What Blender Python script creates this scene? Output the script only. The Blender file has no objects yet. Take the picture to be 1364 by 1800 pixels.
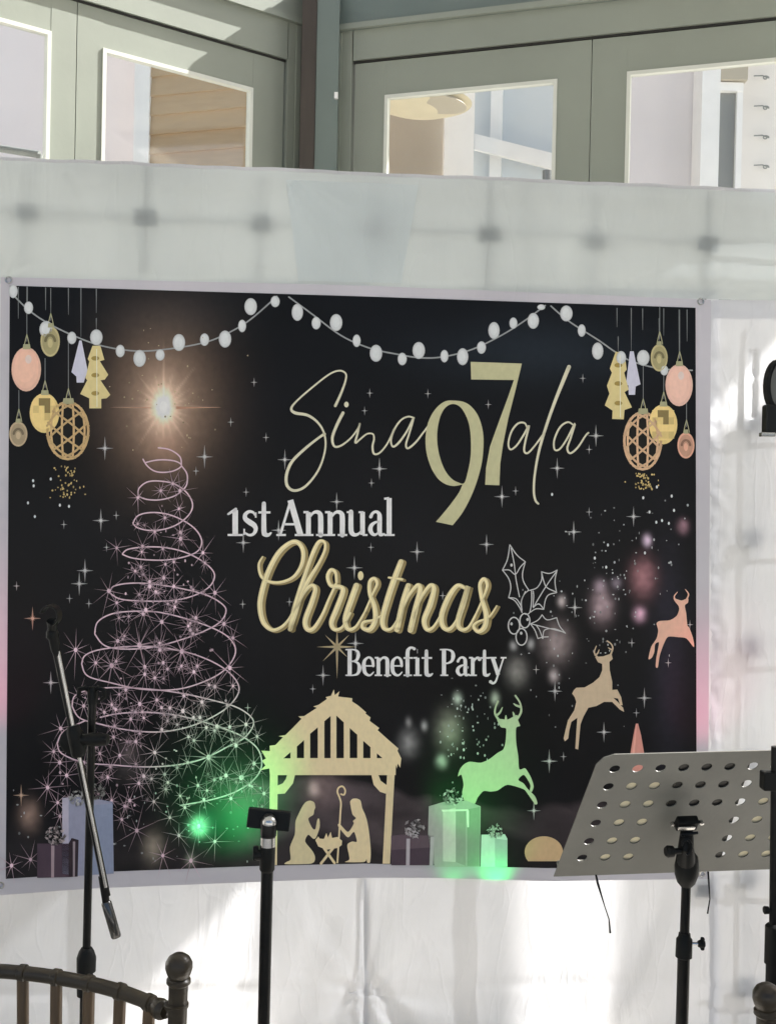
import bpy, math, random
from mathutils import Vector, Matrix, noise
from mathutils.geometry import tessellate_polygon
random.seed(7)
R = math.radians
scene = bpy.context.scene
COL = scene.collection

# ------------------------------------------------------------------ camera
F = 2100.0                      # focal length in photograph pixels
CAMH = 1.65
PITCH, ROLL = math.atan(30 / F), R(1.2)
fw = Vector((0, math.cos(PITCH), -math.sin(PITCH)))
r0 = Vector((1, 0, 0)); u0 = Vector((0, math.sin(PITCH), math.cos(PITCH)))
rt = r0 * math.cos(ROLL) + u0 * math.sin(ROLL)
up = u0 * math.cos(ROLL) - r0 * math.sin(ROLL)
CO = Vector((0, 0, CAMH))
cam = bpy.data.cameras.new('camera'); camo = bpy.data.objects.new('camera', cam)
COL.objects.link(camo)
m = Matrix((rt, up, -fw)).transposed().to_4x4(); m.translation = CO
camo.matrix_world = m
cam.sensor_fit = 'VERTICAL'; cam.sensor_height = 24; cam.lens = F / 1800 * 24
cam.clip_start = 0.05; cam.clip_end = 500
scene.camera = camo

# ------------------------------------------------------------------ light
SUN = Vector((0.80, 0.36, 0.85)).normalized()      # towards the sun
w = bpy.data.worlds.new('World'); scene.world = w; w.use_nodes = True
nt = w.node_tree; nt.nodes.clear()
sky = nt.nodes.new('ShaderNodeTexSky'); sky.sky_type = 'NISHITA'; sky.sun_disc = False
sky.sun_elevation = math.asin(SUN.z); sky.sun_rotation = math.atan2(SUN.x, SUN.y)
sky.air_density = 1.0; sky.dust_density = 3.5; sky.ozone_density = 0.6
bg = nt.nodes.new('ShaderNodeBackground'); bg.inputs[1].default_value = 0.065
ow = nt.nodes.new('ShaderNodeOutputWorld')
nt.links.new(sky.outputs[0], bg.inputs[0]); nt.links.new(bg.outputs[0], ow.inputs[0])
sl = bpy.data.lights.new('sun', 'SUN'); sl.energy = 5.0; sl.angle = R(0.5); sl.color = (1, .965, .93)
so = bpy.data.objects.new('sun', sl); COL.objects.link(so)
so.rotation_euler = SUN.to_track_quat('Z', 'Y').to_euler()
scene.view_settings.view_transform = 'Standard'; scene.view_settings.look = 'None'
scene.view_settings.exposure = 1.64; scene.view_settings.gamma = 1
scene.view_settings.use_curve_mapping = False

# ------------------------------------------------------------------ helpers
def ray(px, py):
    return (fw + rt * ((px - 682) / F) + up * ((900 - py) / F))
def at(px, py, Y):              # point seen at a photograph pixel, Y metres in front
    d = ray(px, py); return CO + d * (Y / d.y)
def hit(px, py, p0, n):
    d = ray(px, py); return CO + d * ((p0 - CO).dot(n) / d.dot(n))
def lin(c):
    c /= 255
    return c / 12.92 if c <= .04045 else ((c + .055) / 1.055) ** 2.4
def srgb(r, g, b): return (lin(r), lin(g), lin(b))
KI = 0.58
def ink(r, g, b):               # printed ink that photographs as this colour
    return tuple(min(.85, lin(v) / KI) for v in (r, g, b))

def material(name, color, rough=.5, metal=0., noise_amt=.12, noise_scale=8., bump=.0, bump_scale=40., spec=.5, attr=False, coat=0., stretch=None, detail=5.):
    mt = bpy.data.materials.new(name); mt.use_nodes = True
    t = mt.node_tree; b = t.nodes['Principled BSDF']
    b.inputs['Roughness'].default_value = rough; b.inputs['Metallic'].default_value = metal
    b.inputs['Specular IOR Level'].default_value = spec
    if coat: b.inputs['Coat Weight'].default_value = coat; b.inputs['Coat Roughness'].default_value = .15
    co = t.nodes.new('ShaderNodeTexCoord'); mp = t.nodes.new('ShaderNodeMapping')
    t.links.new(co.outputs['Object'], mp.inputs[0])
    if stretch: mp.inputs['Scale'].default_value = stretch
    nz = t.nodes.new('ShaderNodeTexNoise'); nz.inputs['Scale'].default_value = noise_scale; nz.inputs['Detail'].default_value = detail
    t.links.new(mp.outputs[0], nz.inputs[0])
    mr = t.nodes.new('ShaderNodeMapRange'); mr.inputs[1].default_value = .25; mr.inputs[2].default_value = .75
    mr.inputs[3].default_value = 1 - noise_amt; mr.inputs[4].default_value = 1 + noise_amt
    t.links.new(nz.outputs[0], mr.inputs[0])
    vm = t.nodes.new('ShaderNodeVectorMath'); vm.operation = 'SCALE'
    if attr:
        at_ = t.nodes.new('ShaderNodeVertexColor'); at_.layer_name = 'Col'; t.links.new(at_.outputs[0], vm.inputs[0])
    else:
        vm.inputs[0].default_value = color
    t.links.new(mr.outputs[0], vm.inputs['Scale']); t.links.new(vm.outputs[0], b.inputs['Base Color'])
    if bump:
        n2 = t.nodes.new('ShaderNodeTexNoise'); n2.inputs['Scale'].default_value = bump_scale; n2.inputs['Detail'].default_value = 4
        t.links.new(mp.outputs[0], n2.inputs[0])
        bp = t.nodes.new('ShaderNodeBump'); bp.inputs['Strength'].default_value = bump; bp.inputs['Distance'].default_value = .01
        t.links.new(n2.outputs[0], bp.inputs['Height']); t.links.new(bp.outputs[0], b.inputs['Normal'])
    return mt

def fabric(name, color, trans, wr=.25, scale=3.):
    mt = bpy.data.materials.new(name); mt.use_nodes = True
    t = mt.node_tree; t.nodes.clear()
    o = t.nodes.new('ShaderNodeOutputMaterial'); mx = t.nodes.new('ShaderNodeMixShader')
    pr = t.nodes.new('ShaderNodeBsdfPrincipled'); pr.inputs['Roughness'].default_value = .38
    pr.inputs['Specular IOR Level'].default_value = .35
    tr = t.nodes.new('ShaderNodeBsdfTranslucent')
    co = t.nodes.new('ShaderNodeTexCoord')
    nz = t.nodes.new('ShaderNodeTexNoise'); nz.inputs['Scale'].default_value = 2.2; nz.inputs['Detail'].default_value = 6
    t.links.new(co.outputs['Object'], nz.inputs[0])
    mr = t.nodes.new('ShaderNodeMapRange'); mr.inputs[1].default_value = .3; mr.inputs[2].default_value = .7
    mr.inputs[3].default_value = .86; mr.inputs[4].default_value = 1.
    t.links.new(nz.outputs[0], mr.inputs[0])
    for sh, cc in ((pr, color), (tr, tuple(c * .97 for c in color))):
        vm = t.nodes.new('ShaderNodeVectorMath'); vm.operation = 'SCALE'; vm.inputs[0].default_value = cc
        t.links.new(mr.outputs[0], vm.inputs['Scale']); t.links.new(vm.outputs[0], sh.inputs[0])
    # crumpled film relief: wide soft folds and fine creases
    n1 = t.nodes.new('ShaderNodeTexNoise'); n1.inputs['Scale'].default_value = scale; n1.inputs['Detail'].default_value = 5; n1.inputs['Distortion'].default_value = 1.2
    vr = t.nodes.new('ShaderNodeTexVoronoi'); vr.feature = 'DISTANCE_TO_EDGE'; vr.inputs['Scale'].default_value = scale * 2.2
    mp = t.nodes.new('ShaderNodeMapping'); mp.inputs['Scale'].default_value = (1.6, 1, .45)
    nd = t.nodes.new('ShaderNodeTexNoise'); nd.inputs['Scale'].default_value = 2.5; nd.inputs['Detail'].default_value = 4
    va = t.nodes.new('ShaderNodeVectorMath'); va.operation = 'MULTIPLY_ADD'; va.inputs[1].default_value = (.5, .5, .5)
    t.links.new(co.outputs['Object'], mp.inputs[0]); t.links.new(mp.outputs[0], n1.inputs[0])
    t.links.new(mp.outputs[0], nd.inputs[0]); t.links.new(nd.outputs['Color'], va.inputs[0]); t.links.new(mp.outputs[0], va.inputs[2])
    t.links.new(va.outputs[0], vr.inputs['Vector'])
    pw = t.nodes.new('ShaderNodeMath'); pw.operation = 'MINIMUM'; pw.inputs[1].default_value = .06
    t.links.new(vr.outputs[0], pw.inputs[0])
    ad = t.nodes.new('ShaderNodeMath'); ad.operation = 'MULTIPLY_ADD'; ad.inputs[1].default_value = 1.0
    t.links.new(pw.outputs[0], ad.inputs[0]); t.links.new(n1.outputs[0], ad.inputs[2])
    bp = t.nodes.new('ShaderNodeBump'); bp.inputs['Strength'].default_value = wr; bp.inputs['Distance'].default_value = .05
    t.links.new(ad.outputs[0], bp.inputs['Height'])
    t.links.new(bp.outputs[0], pr.inputs['Normal']); t.links.new(bp.outputs[0], tr.inputs['Normal'])
    mx.inputs[0].default_value = trans
    t.links.new(pr.outputs[0], mx.inputs[1]); t.links.new(tr.outputs[0], mx.inputs[2]); t.links.new(mx.outputs[0], o.inputs[0])
    return mt

def glassmat(name, tint=(.97, .98, .97), refl=.1):
    mt = bpy.data.materials.new(name); mt.use_nodes = True
    t = mt.node_tree; t.nodes.clear()
    o = t.nodes.new('ShaderNodeOutputMaterial'); mx = t.nodes.new('ShaderNodeMixShader')
    a = t.nodes.new('ShaderNodeBsdfTransparent'); a.inputs[0].default_value = (*tint, 1)
    g = t.nodes.new('ShaderNodeBsdfGlossy'); g.inputs['Roughness'].default_value = .04
    mx.inputs[0].default_value = refl
    t.links.new(a.outputs[0], mx.inputs[1]); t.links.new(g.outputs[0], mx.inputs[2]); t.links.new(mx.outputs[0], o.inputs[0])
    return mt

class MB:
    def __init__(s): s.v = []; s.f = []; s.c = []
    def add(s, vs, fs, col=None):
        n = len(s.v); s.v += [tuple(q) for q in vs]
        s.f += [tuple(i + n for i in f) for f in fs]; s.c += [col or (.5, .5, .5)] * len(fs)
        return s
    def box(s, o, ax, ay, az, col=None):     # corner + three edge vectors
        o, ax, ay, az = map(Vector, (o, ax, ay, az))
        vs = [o, o + ax, o + ax + ay, o + ay, o + az, o + ax + az, o + ax + ay + az, o + ay + az]
        fs = [(0, 3, 2, 1), (4, 5, 6, 7), (0, 1, 5, 4), (1, 2, 6, 5), (2, 3, 7, 6), (3, 0, 4, 7)]
        if ax.cross(ay).dot(az) < 0: fs = [f[::-1] for f in fs]
        return s.add(vs, fs, col)
    def cbox(s, c, ax, ay, az, col=None):
        c, ax, ay, az = map(Vector, (c, ax, ay, az)); return s.box(c - (ax + ay + az) / 2, ax, ay, az, col)
    def tube(s, pts, rad, n=12, col=None, caps=True, flat=None):
        pts = [Vector(p) for p in pts]; k = len(pts)
        if not isinstance(rad, (list, tuple)): rad = [rad] * k
        ref = None; vs = []
        for i, p in enumerate(pts):
            t = (pts[min(i + 1, k - 1)] - pts[max(i - 1, 0)]).normalized()
            if ref is None: ref = Vector((0, 0, 1)) if abs(t.z) < .9 else Vector((1, 0, 0))
            a = (ref - t * ref.dot(t)).normalized(); ref = a; b = t.cross(a)
            for j in range(n):
                q = 2 * math.pi * j / n; vs.append(p + (a * math.cos(q) + b * math.sin(q) * (flat or 1)) * rad[i])
        fs = [(i * n + j, i * n + (j + 1) % n, (i + 1) * n + (j + 1) % n, (i + 1) * n + j) for i in range(k - 1) for j in range(n)]
        if caps: fs += [tuple(range(n))[::-1], tuple(range((k - 1) * n, k * n))]
        return s.add(vs, fs, col)
    def lathe(s, base, axis, prof, n=20, col=None):   # prof: (height, radius)
        axis = Vector(axis).normalized(); base = Vector(base)
        a = axis.orthogonal().normalized(); b = axis.cross(a); vs = []
        for h, r in prof:
            for j in range(n):
                q = 2 * math.pi * j / n; vs.append(base + axis * h + (a * math.cos(q) + b * math.sin(q)) * r)
        k = len(prof)
        fs = [(i * n + j, i * n + (j + 1) % n, (i + 1) * n + (j + 1) % n, (i + 1) * n + j) for i in range(k - 1) for j in range(n)]
        fs += [tuple(range(n))[::-1], tuple(range((k - 1) * n, k * n))]
        return s.add(vs, fs, col)
    def build(s, name, mt, parent=None, smooth=False, origin=None, bevel=0, **props):
        me = bpy.data.meshes.new(name)
        o0 = Vector(origin) if origin is not None else Vector((0, 0, 0))
        me.from_pydata([tuple(Vector(q) - o0) for q in s.v], [], s.f)
        me.materials.append(mt)
        ca = me.color_attributes.new('Col', 'FLOAT_COLOR', 'CORNER')
        i = 0
        for f, c in zip(s.f, s.c):
            for _ in f: ca.data[i].color = (*c, 1); i += 1
        if smooth:
            me.polygons.foreach_set('use_smooth', [True] * len(me.polygons))
            me.set_sharp_from_angle(angle=R(40))
        me.update()
        o = bpy.data.objects.new(name, me); COL.objects.link(o); o.location = o0
        if parent: o.parent = parent; o.matrix_parent_inverse = parent_inv(parent)
        if bevel:
            b = o.modifiers.new('bevel', 'BEVEL'); b.width = bevel; b.segments = 2; b.limit_method = 'ANGLE'
        for k, v in props.items(): o[k] = v
        return o
def parent_inv(p):
    return Matrix.Translation(-p.location) if p.parent is None else Matrix.Translation(-p.location) @ Matrix.Identity(4)
def thing(name, loc, label, category, **props):
    o = bpy.data.objects.new(name, None); COL.objects.link(o); o.location = loc; o.empty_display_size = .1
    o['label'] = label; o['category'] = category
    for k, v in props.items(): o[k] = v
    return o
def copy_tree(o, parent=None):
    c = o.copy(); COL.objects.link(c)
    if parent: c.parent = parent
    for ch in list(o.children): copy_tree(ch, c)
    return c

# ------------------------------------------------------------------ materials
M = {}
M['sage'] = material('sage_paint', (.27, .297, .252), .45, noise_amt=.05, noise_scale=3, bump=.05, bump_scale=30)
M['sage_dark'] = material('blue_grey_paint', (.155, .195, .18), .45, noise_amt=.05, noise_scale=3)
M['brown'] = material('brown_corner_post', (.052, .042, .034), .6, noise_amt=.15, noise_scale=6, stretch=(6, 6, .5))
M['gap'] = material('dark_gap_filler', (.02, .02, .018), .7)  # dark filler for the gap above the doors
M['glass'] = glassmat('door_glass', refl=.07)
M['white_paint'] = material('white_paint', (.86, .86, .85), .4, noise_amt=.04)
M['bright_bead'] = material('glazing_bead', (.66, .68, .62), .35, noise_amt=.05)
M['siding'] = material('tan_siding', (.46, .32, .17), .55, noise_amt=.07, noise_scale=5, bump=.1, bump_scale=60, stretch=(1, 1, 6))
M['lilac'] = material('pale_lilac_render', (.76, .72, .74), .8, noise_amt=.04, noise_scale=2, bump=.1)
M['cream'] = material('cream_render', (.80, .77, .73), .8, noise_amt=.05, noise_scale=2, bump=.1)
M['taupe'] = material('taupe_render', (.36, .33, .28), .8, noise_amt=.08, noise_scale=2, bump=.1)
M['beige'] = material('beige_render', (.42, .38, .30), .8, noise_amt=.08, noise_scale=2, bump=.1)
M['canvas'] = material('yellow_canvas', (.60, .54, .38), .8, noise_amt=.1, noise_scale=4)
M['far_glass'] = material('far_window_glass', (.62, .67, .70), .12, noise_amt=.12, noise_scale=.8, spec=.8)
M['dark_glass'] = material('grey_window_glass', (.20, .21, .20), .1, noise_amt=.1, noise_scale=.8, spec=.8)
M['film'] = fabric('white_film_sheet', (.83, .84, .87), .72, .15)
M['valance'] = fabric('white_valance_film', (.74, .79, .79), .62, .10, 2.)
M['patch'] = fabric('grey_film_panel', (.78, .84, .85), .44, .10)
M['banner'] = fabric('banner_vinyl', (.66, .64, .69), .06, .06, 2.)
M['print'] = material('banner_ink', (1, 1, 1), .34, attr=True, noise_amt=.06, noise_scale=90, spec=.17, bump=.16, bump_scale=2.0, stretch=(1, 1, .6))
M['steel'] = material('galvanised_rod', (.25, .26, .26), .4, .6)
M['plate'] = material('grey_plate', (.22, .24, .23), .6)
M['plate_clear'] = fabric('smoky_plastic_plate', (.45, .47, .47), .6, .0)
M['black'] = material('black_powder_coat', (.004, .0045, .0045), .33, noise_amt=.3, noise_scale=60, spec=.22)
M['black_plastic'] = material('black_plastic', (.004, .0048, .0045), .5, noise_amt=.2, noise_scale=40, spec=.2)
M['dark_chrome'] = material('dark_chrome', (.10, .10, .10), .2, 1., noise_amt=.2, noise_scale=30)
M['chrome'] = material('worn_chrome', (.48, .48, .47), .22, 1., noise_amt=.15, noise_scale=30)
M['desk'] = material('grey_desk_steel', (.143, .144, .127), .42, .0, noise_amt=.14, noise_scale=9, spec=.4, bump=.05, bump_scale=120)
M['wood'] = material('dark_lacquered_wood', (.028, .021, .012), .33, noise_amt=.35, noise_scale=18, stretch=(1, 1, 6), bump=.12, bump_scale=60, spec=.4)
M['wood_tan'] = material('brown_lacquered_spindle', (.085, .052, .024), .35, noise_amt=.4, noise_scale=30, stretch=(1.5, 1.5, .12), spec=.6)
M['cushion'] = material('ivory_cushion', (.62, .6, .54), .85, bump=.2)
M['tint'] = glassmat('sun_dimming_tint', (.42, .43, .44), .06)  # added tint that weakens sun reaching the back of the film
M['floor'] = material('beige_tile_floor', (.55, .52, .47), .4, noise_amt=.12, noise_scale=1.5)
M['ground'] = material('pale_paving', (.60, .58, .54), .85, noise_amt=.15, noise_scale=.7, bump=.2)
M['ceiling'] = material('white_ceiling', (.78, .78, .76), .7, noise_amt=.04)

# ------------------------------------------------------------------ the setting
MB().box((-60, -40, -.06), (120, 0, 0), (0, 120, 0), (0, 0, .05)).build('ground', M['ground'], kind='structure')
MB().box((-6.5, -6, -.005), (13, 0, 0), (0, 13, 0), (0, 0, .005)).build('floor', M['floor'], kind='structure')

DC = 6.2
def wall_frame(pA, pB, n_flip):
    """vertical plane through two points: origin, direction along, room-side normal"""
    u = (pB - pA); u.z = 0; u.normalize(); n = Vector((u.y, -u.x, 0)) * n_flip
    return u, n
# left wall: horizontal line (500,105)->(140,0); right wall: (682,102)->(1359,31)
def solve_dir(a, b, Ya):
    A = at(a[0], a[1], Ya); d = ray(*b); t = (A.z - CAMH) / d.z; return A, CO + d * t
LA, LB = solve_dir((500, 105), (140, 0), DC)
RA, RB = solve_dir((625, 108), (1359, 31), DC)
uL = (LB - LA).normalized(); nL = Vector((-uL.y, uL.x, 0));  nL = nL if nL.y < 0 else -nL
uR = (RB - RA).normalized(); nR = Vector((-uR.y, uR.x, 0));  nR = nR if nR.y < 0 else -nR
class Wall:
    def __init__(s, o, u, n): s.o = Vector((o.x, o.y, 0)); s.u = u; s.n = n
    def sz(s, px, py, off=0):
        p = hit(px, py, s.o + s.n * off, s.n); return (p - s.o).dot(s.u), p.z
    def box(s, s0, s1, z0, z1, d0, d1, mb=None, col=None):
        mb = mb or MB()
        return mb.box(s.o + s.u * s0 + s.n * d0 + Vector((0, 0, z0)), s.u * (s1 - s0), s.n * (d1 - d0), Vector((0, 0, z1 - z0)), col)
WL, WR = Wall(LA, uL, nL), Wall(RA, uR, nR)
ZTOP = 4.75
zgL = WL.sz(500, 105)[1]; zgR = WR.sz(625, 108)[1]
zmL = WL.sz(545, 45, .05)[1]; zmR = WR.sz(682, 42, .05)[1]
zwL = WL.sz(445, 155)[1]; zwR = WR.sz(979, 139)[1]

def door(W, s0, s1, ztop, zwin, st0, st1, label, d=0., handle_side=1):
    """glazed door leaf between s0..s1, pane between st0..st1"""
    t = thing('glazed_door', W.o + W.u * ((s0 + s1) / 2), label, 'door', group='sage green glazed doors of the sunroom')
    z0, zb = .01, .35
    W.box(s0, st0, z0, ztop, d - .045, d).build('stile', M['sage'], t)
    W.box(st1, s1, z0, ztop, d - .045, d).build('stile', M['sage'], t)
    W.box(st0, st1, zwin, ztop, d - .044, d - .001).build('top_rail', M['sage'], t)
    W.box(st0, st1, z0, zb, d - .044, d - .001).build('bottom_rail', M['sage'], t)
    b = .018                                   # glazing beads, proud of the frame
    for (a0, a1, q0, q1) in ((st0, st0 + b, zb, zwin), (st1 - b, st1, zb, zwin), (st0 + b, st1 - b, zwin - b, zwin), (st0 + b, st1 - b, zb, zb + b)):
        W.box(a0, a1, q0, q1, d - .03, d + .006).build('glazing_bead', M['bright_bead'], t)
    W.box(st0 + b, st1 - b, zb + b, zwin - b, d - .026, d - .020).build('pane', M['glass'], t)
    return t
def sL(px, py=150): return WL.sz(px, py)[0]
def sR(px, py=150): return WR.sz(px, py)[0]
# left wall: two leaves seen, one more beyond the frame
door(WL, sL(498, 200), sL(136, 100), zgL - .012, zwL, sL(444, 200), sL(180, 150),
     'left sage door leaf whose pane shows tan siding, sun falling across its top rail')
s_seam = sL(136, 100) + .004
door(WL, s_seam, s_seam + 1.15, zgL - .012, WL.sz(85, 54)[1], sL(90, 100), s_seam + .98,
     'sunlit door leaf at the left edge of the photo with a pale lilac pane')
# right wall
zgr = zgR - .014
door(WR, sR(623, 200), sR(1037, 200), zgr, zwR, sR(676, 200), sR(978, 200),
     'shaded right door leaf whose pane shows a yellow canvas parasol')
s_seam2 = sR(1037, 200) + .004
door(WR, s_seam2, s_seam2 + (sR(1037, 200) - sR(623, 200)), zgr, WR.sz(1105, 126)[1], sR(1100, 200), s_seam2 + (sR(1037, 200) - sR(623, 200)) - .12,
     'shaded door leaf at the right edge of the photo showing a white column and cream wall')
sEndR = s_seam2 + (sR(1037, 200) - sR(623, 200))
sEndL = s_seam + 1.15
# frames
for W, s0, s1, zg, zm, e, nm in ((WL, sL(528, 150), sEndL, zgL, zmL, sL(500, 200), 'sunroom_wall_left'), (WR, sR(588, 150), sEndR, zgR, zmR, sR(621, 200), 'sunroom_wall_right')):
    hd = W.box(e, s1 + .4, zg, zm, -.06, .018)
    hd = hd.build(nm, M['sage'], kind='structure')
    W.box(e, s1, zg - .011, zg - .001, -.05, .004).build('door_gap_strip', M['gap'], hd)  # dark strip filling the gap between header and doors
    lo, hi = (s0, e) if s0 < e else (e, s0)
    W.box(s0, e - .006, 0, zm, -.06, .018).build('door_jamb', M['sage'], hd)
    W.box(s0 + .02, s0 + .045, 0, zm - .01, .0182, .028).build('jamb_moulding', M['sage'], hd)
    W.box(s1 + .006, s1 + .4, 0, zg - .001, -.06, .017).build('door_jamb', M['sage'], hd)
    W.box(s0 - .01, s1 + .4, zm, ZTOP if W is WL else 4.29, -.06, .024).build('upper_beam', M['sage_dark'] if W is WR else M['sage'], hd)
    W.box(s0 - .01, s1 + .4, zm + .0, zm + .03, .0242, .045).build('cornice_moulding', M['sage'], hd)
# corner posts between the two walls
cb = MB()
p1 = at(554, 150, DC - .12); p0 = at(529, 150, DC - .1); p2 = at(587, 150, DC - .08)
cp = MB(); cp.box((p0.x, p0.y, 0), (p1.x - p0.x, -.0, 0), (0, .25, 0), (0, 0, 4.285)).build('corner_post', M['brown'], kind='structure')
cb.box((p1.x + .002, p1.y + .03, 0), (p2.x - p1.x + .02, 0, 0), (0, .22, 0), (0, 0, 4.285))
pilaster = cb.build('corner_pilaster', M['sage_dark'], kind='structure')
# small bracket screwed on the pilaster at (590,170)
MB().cbox(at(591, 168, DC - .13), (.018, 0, 0), (0, .02, 0), (0, 0, .03)).build('wall_hook', M['white_paint'], pilaster)

# added unseen roof, cut to land sun on left wall and behind backdrop
XE, front = 3.1, 3.45
def slab(poly, z0, z1, holes=()):
    loops = [[Vector((x, y, 0)) for x, y in l] for l in [poly, *holes]]
    fl_ = [p for l in loops for p in l]; N = len(fl_)
    up_ = [t if (fl_[t[1]] - fl_[t[0]]).cross(fl_[t[2]] - fl_[t[0]]).z > 0 else t[::-1] for t in tessellate_polygon(loops)]
    vs = [(p.x, p.y, z0) for p in fl_] + [(p.x, p.y, z1) for p in fl_]
    fs = [t[::-1] for t in up_] + [tuple(i + N for i in t) for t in up_]
    s0 = 0
    for l in loops:
        k = len(l)
        for i in range(k): fs.append((s0 + i, s0 + (i + 1) % k, N + s0 + (i + 1) % k, N + s0 + i))
        s0 += k
    mb = MB(); mb.add(vs, fs); return mb
slab([(-6, front), (XE, front), (XE, 6.75), (-6, 6.75)], ZTOP + .002, ZTOP + .10, [[(-3.2, 5.0), (-3.2, 6.6), (.62, 6.6), (.62, 5.0)]]).build('sun_shaping_roof', M['ceiling'], kind='structure')
slab([(XE + .003, front + .003), (3.65, front + .003), (3.65, 6.75), (XE + .003, 6.75)], ZTOP + .02, ZTOP + .03).build('sun_dimming_panel', M['tint'], kind='structure')  # added tinted strip, lets only weakened sun through to the film
slab([(-6, -1.2), (XE, -1.2), (XE, front - .003), (-6, front - .003)], ZTOP + .002, ZTOP + .14).build('sun_block_ceiling', M['ceiling'], kind='structure')  # unseen ceiling added to keep sun off the stands and chairs
MB().box((4.4, -1.2, 0), (.12, 0, 0), (0, front + 1.2, 0), (0, 0, ZTOP)).build('sun_block_wall', M['ceiling'], kind='structure')  # unseen wall added to block sun coming from the right
slab([(XE + .002, -1.2), (4.52, -1.2), (4.52, front - .003), (XE + .002, front - .003)], ZTOP + .002, ZTOP + .14).build('sun_block_extension', M['ceiling'], kind='structure')  # sideways extension of the added sun-blocking ceiling
MB().box((-6, -1.2, 0), (.12, 0, 0), (0, front + 5, 0), (0, 0, ZTOP)).build('hall_wall_left', M['ceiling'], kind='structure')

# added unseen tinted screens dimming sun behind the film, a clear slot between them
def wr_x(x): return (Vector((x, 0, 0)) - Vector((WR.o.x, 0, 0))).x / WR.u.x
WR.box(wr_x(3.04), wr_x(3.42), 0, ZTOP, -.07, -.06).build('sun_dimming_screen', M['tint'], kind='structure')
WR.box(wr_x(3.57), wr_x(5.2), 0, ZTOP, -.07, -.06).build('sun_dimming_screen', M['tint'], kind='structure')

# ------------------------------------------------------------------ buildings beyond the glass
def panel(pxl, pxr, pyt, Yl, Yr, z0, z1=None, th=.15, mt=None, name='wall', parent=None):
    """upright slab between two photograph columns, given distances, solid behind its face"""
    A = at(pxl, pyt, Yl); B = at(pxr, pyt, Yr); A.z = B.z = 0
    u = B - A; n = Vector((-u.y, u.x, 0)).normalized(); n = n if n.y > 0 else -n
    mb = MB().box(A + Vector((0, 0, z0)), u, n * th, Vector((0, 0, z1 - z0)))
    return mb.build(name, mt, parent) if parent else mb.build(name, mt)
nb = thing('neighbouring_house', at(340, 200, 9.2) * Vector((1, 1, 0)) if False else Vector((at(340, 200, 9.2).x, 9.2, 0)),
           'house with tan lap siding and a white corner board seen through the left door', 'house')
panel(236, 263, 200, 9.42, 9.40, 0, 7, .2, M['white_paint'], 'corner_board', nb)
A = at(263, 200, 9.42); B = at(470, 200, 9.1); A.z = B.z = 0; B = A + (B - A) * 1.6
u = B - A; n = Vector((-u.y, u.x, 0)).normalized(); n = n if n.y > 0 else -n
MB().box(A + n * .03, u, n * .2, (0, 0, 7)).build('wall', M['siding'], nb)
zref = at(263, 203, 9.42).z; sp = at(263, 169, 9.42).z - zref
pm = None
for i in range(-8, 12):
    z = zref + i * sp
    mb = MB(); vs = [A + Vector((0, 0, z)) - n * .004, B + Vector((0, 0, z)) - n * .004, B + Vector((0, 0, z + sp * .995)) + n * .02, A + Vector((0, 0, z + sp * .995)) + n * .02,
                     A + Vector((0, 0, z)) + n * .03, B + Vector((0, 0, z)) + n * .03, B + Vector((0, 0, z + sp * .995)) + n * .03, A + Vector((0, 0, z + sp * .995)) + n * .03]
    mb.add(vs, [(0, 1, 2, 3), (0, 4, 5, 1), (3, 2, 6, 7), (0, 3, 7, 4), (1, 5, 6, 2), (4, 7, 6, 5)])
    mb.build('siding_board', M['siding'], nb)
lh = thing('rendered_house', Vector((at(120, 200, 11).x, 11, 0)), 'pale lilac rendered house wall seen through the leftmost door panes', 'house')
panel(-260, 240, 200, 11.4, 11.0, 0, 8, .3, M['lilac'], 'wall', lh)
# handrail seen low in the left pane
rl = thing('handrail', at(20, 262, 7.2), 'grey handrail bar low behind the leftmost door pane', 'railing')
a_, b_ = at(-160, 236, 7.4), at(70, 272, 7.2)
rl.location = (b_.x, b_.y, 0)
MB().tube([a_, b_], .022).build('rail', M['plate'], rl, smooth=True)
MB().tube([Vector((b_.x, b_.y, 0)), b_], .02).build('baluster', M['plate'], rl, smooth=True)
MB().tube([Vector((a_.x, a_.y, 0)), a_], .02).build('baluster', M['plate'], rl, smooth=True)

ch = thing('courtyard_house', Vector((at(820, 200, 10).x, 10, 0)), 'house with taupe wall, white columns and tall white framed windows behind the right doors', 'house')
panel(560, 784, 200, 10.6, 10.4, 0, at(730, 190, 10.5).z, .2, M['taupe'], 'wall', ch)
panel(782, 834, 200, 10.0, 10.0, 0, 7, .3, M['white_paint'], 'column', ch)
wf = panel(834, 1000, 200, 10.35, 10.2, 0, 7, .05, M['far_glass'], 'window', ch)
for (l, r_) in ((862, 882), (956, 976)):
    panel(l, r_, 200, 10.27, 10.25, 0, 7, .08, M['white_paint'], 'mullion', wf)
A1, B1 = at(834, 262, 10.18), at(1000, 304, 10.05)
MB().add([A1, B1, B1 + Vector((0, 0, .13)), A1 + Vector((0, 0, .13)), A1 + Vector((0, .05, 0)), B1 + Vector((0, .05, 0)), B1 + Vector((0, .05, .13)), A1 + Vector((0, .05, .13))],
         [(0, 1, 2, 3), (4, 7, 6, 5), (3, 2, 6, 7), (0, 4, 5, 1), (0, 3, 7, 4), (1, 5, 6, 2)]).build('transom', M['white_paint'], wf)
panel(1000, 1236, 220, 10.4, 10.2, 0, 7, .2, M['lilac'], 'wall', ch)
panel(1232, 1264, 220, 9.9, 9.9, 0, 7, .3, M['white_paint'], 'column', ch)
dw = panel(1264, 1294, 220, 10.1, 10.1, 0, at(1280, 160, 10.1).z, .05, M['dark_glass'], 'window', ch)
panel(1294, 1304, 220, 10.05, 10.05, 0, at(1300, 162, 10.1).z, .1, M['white_paint'], 'window_frame', dw)
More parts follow.
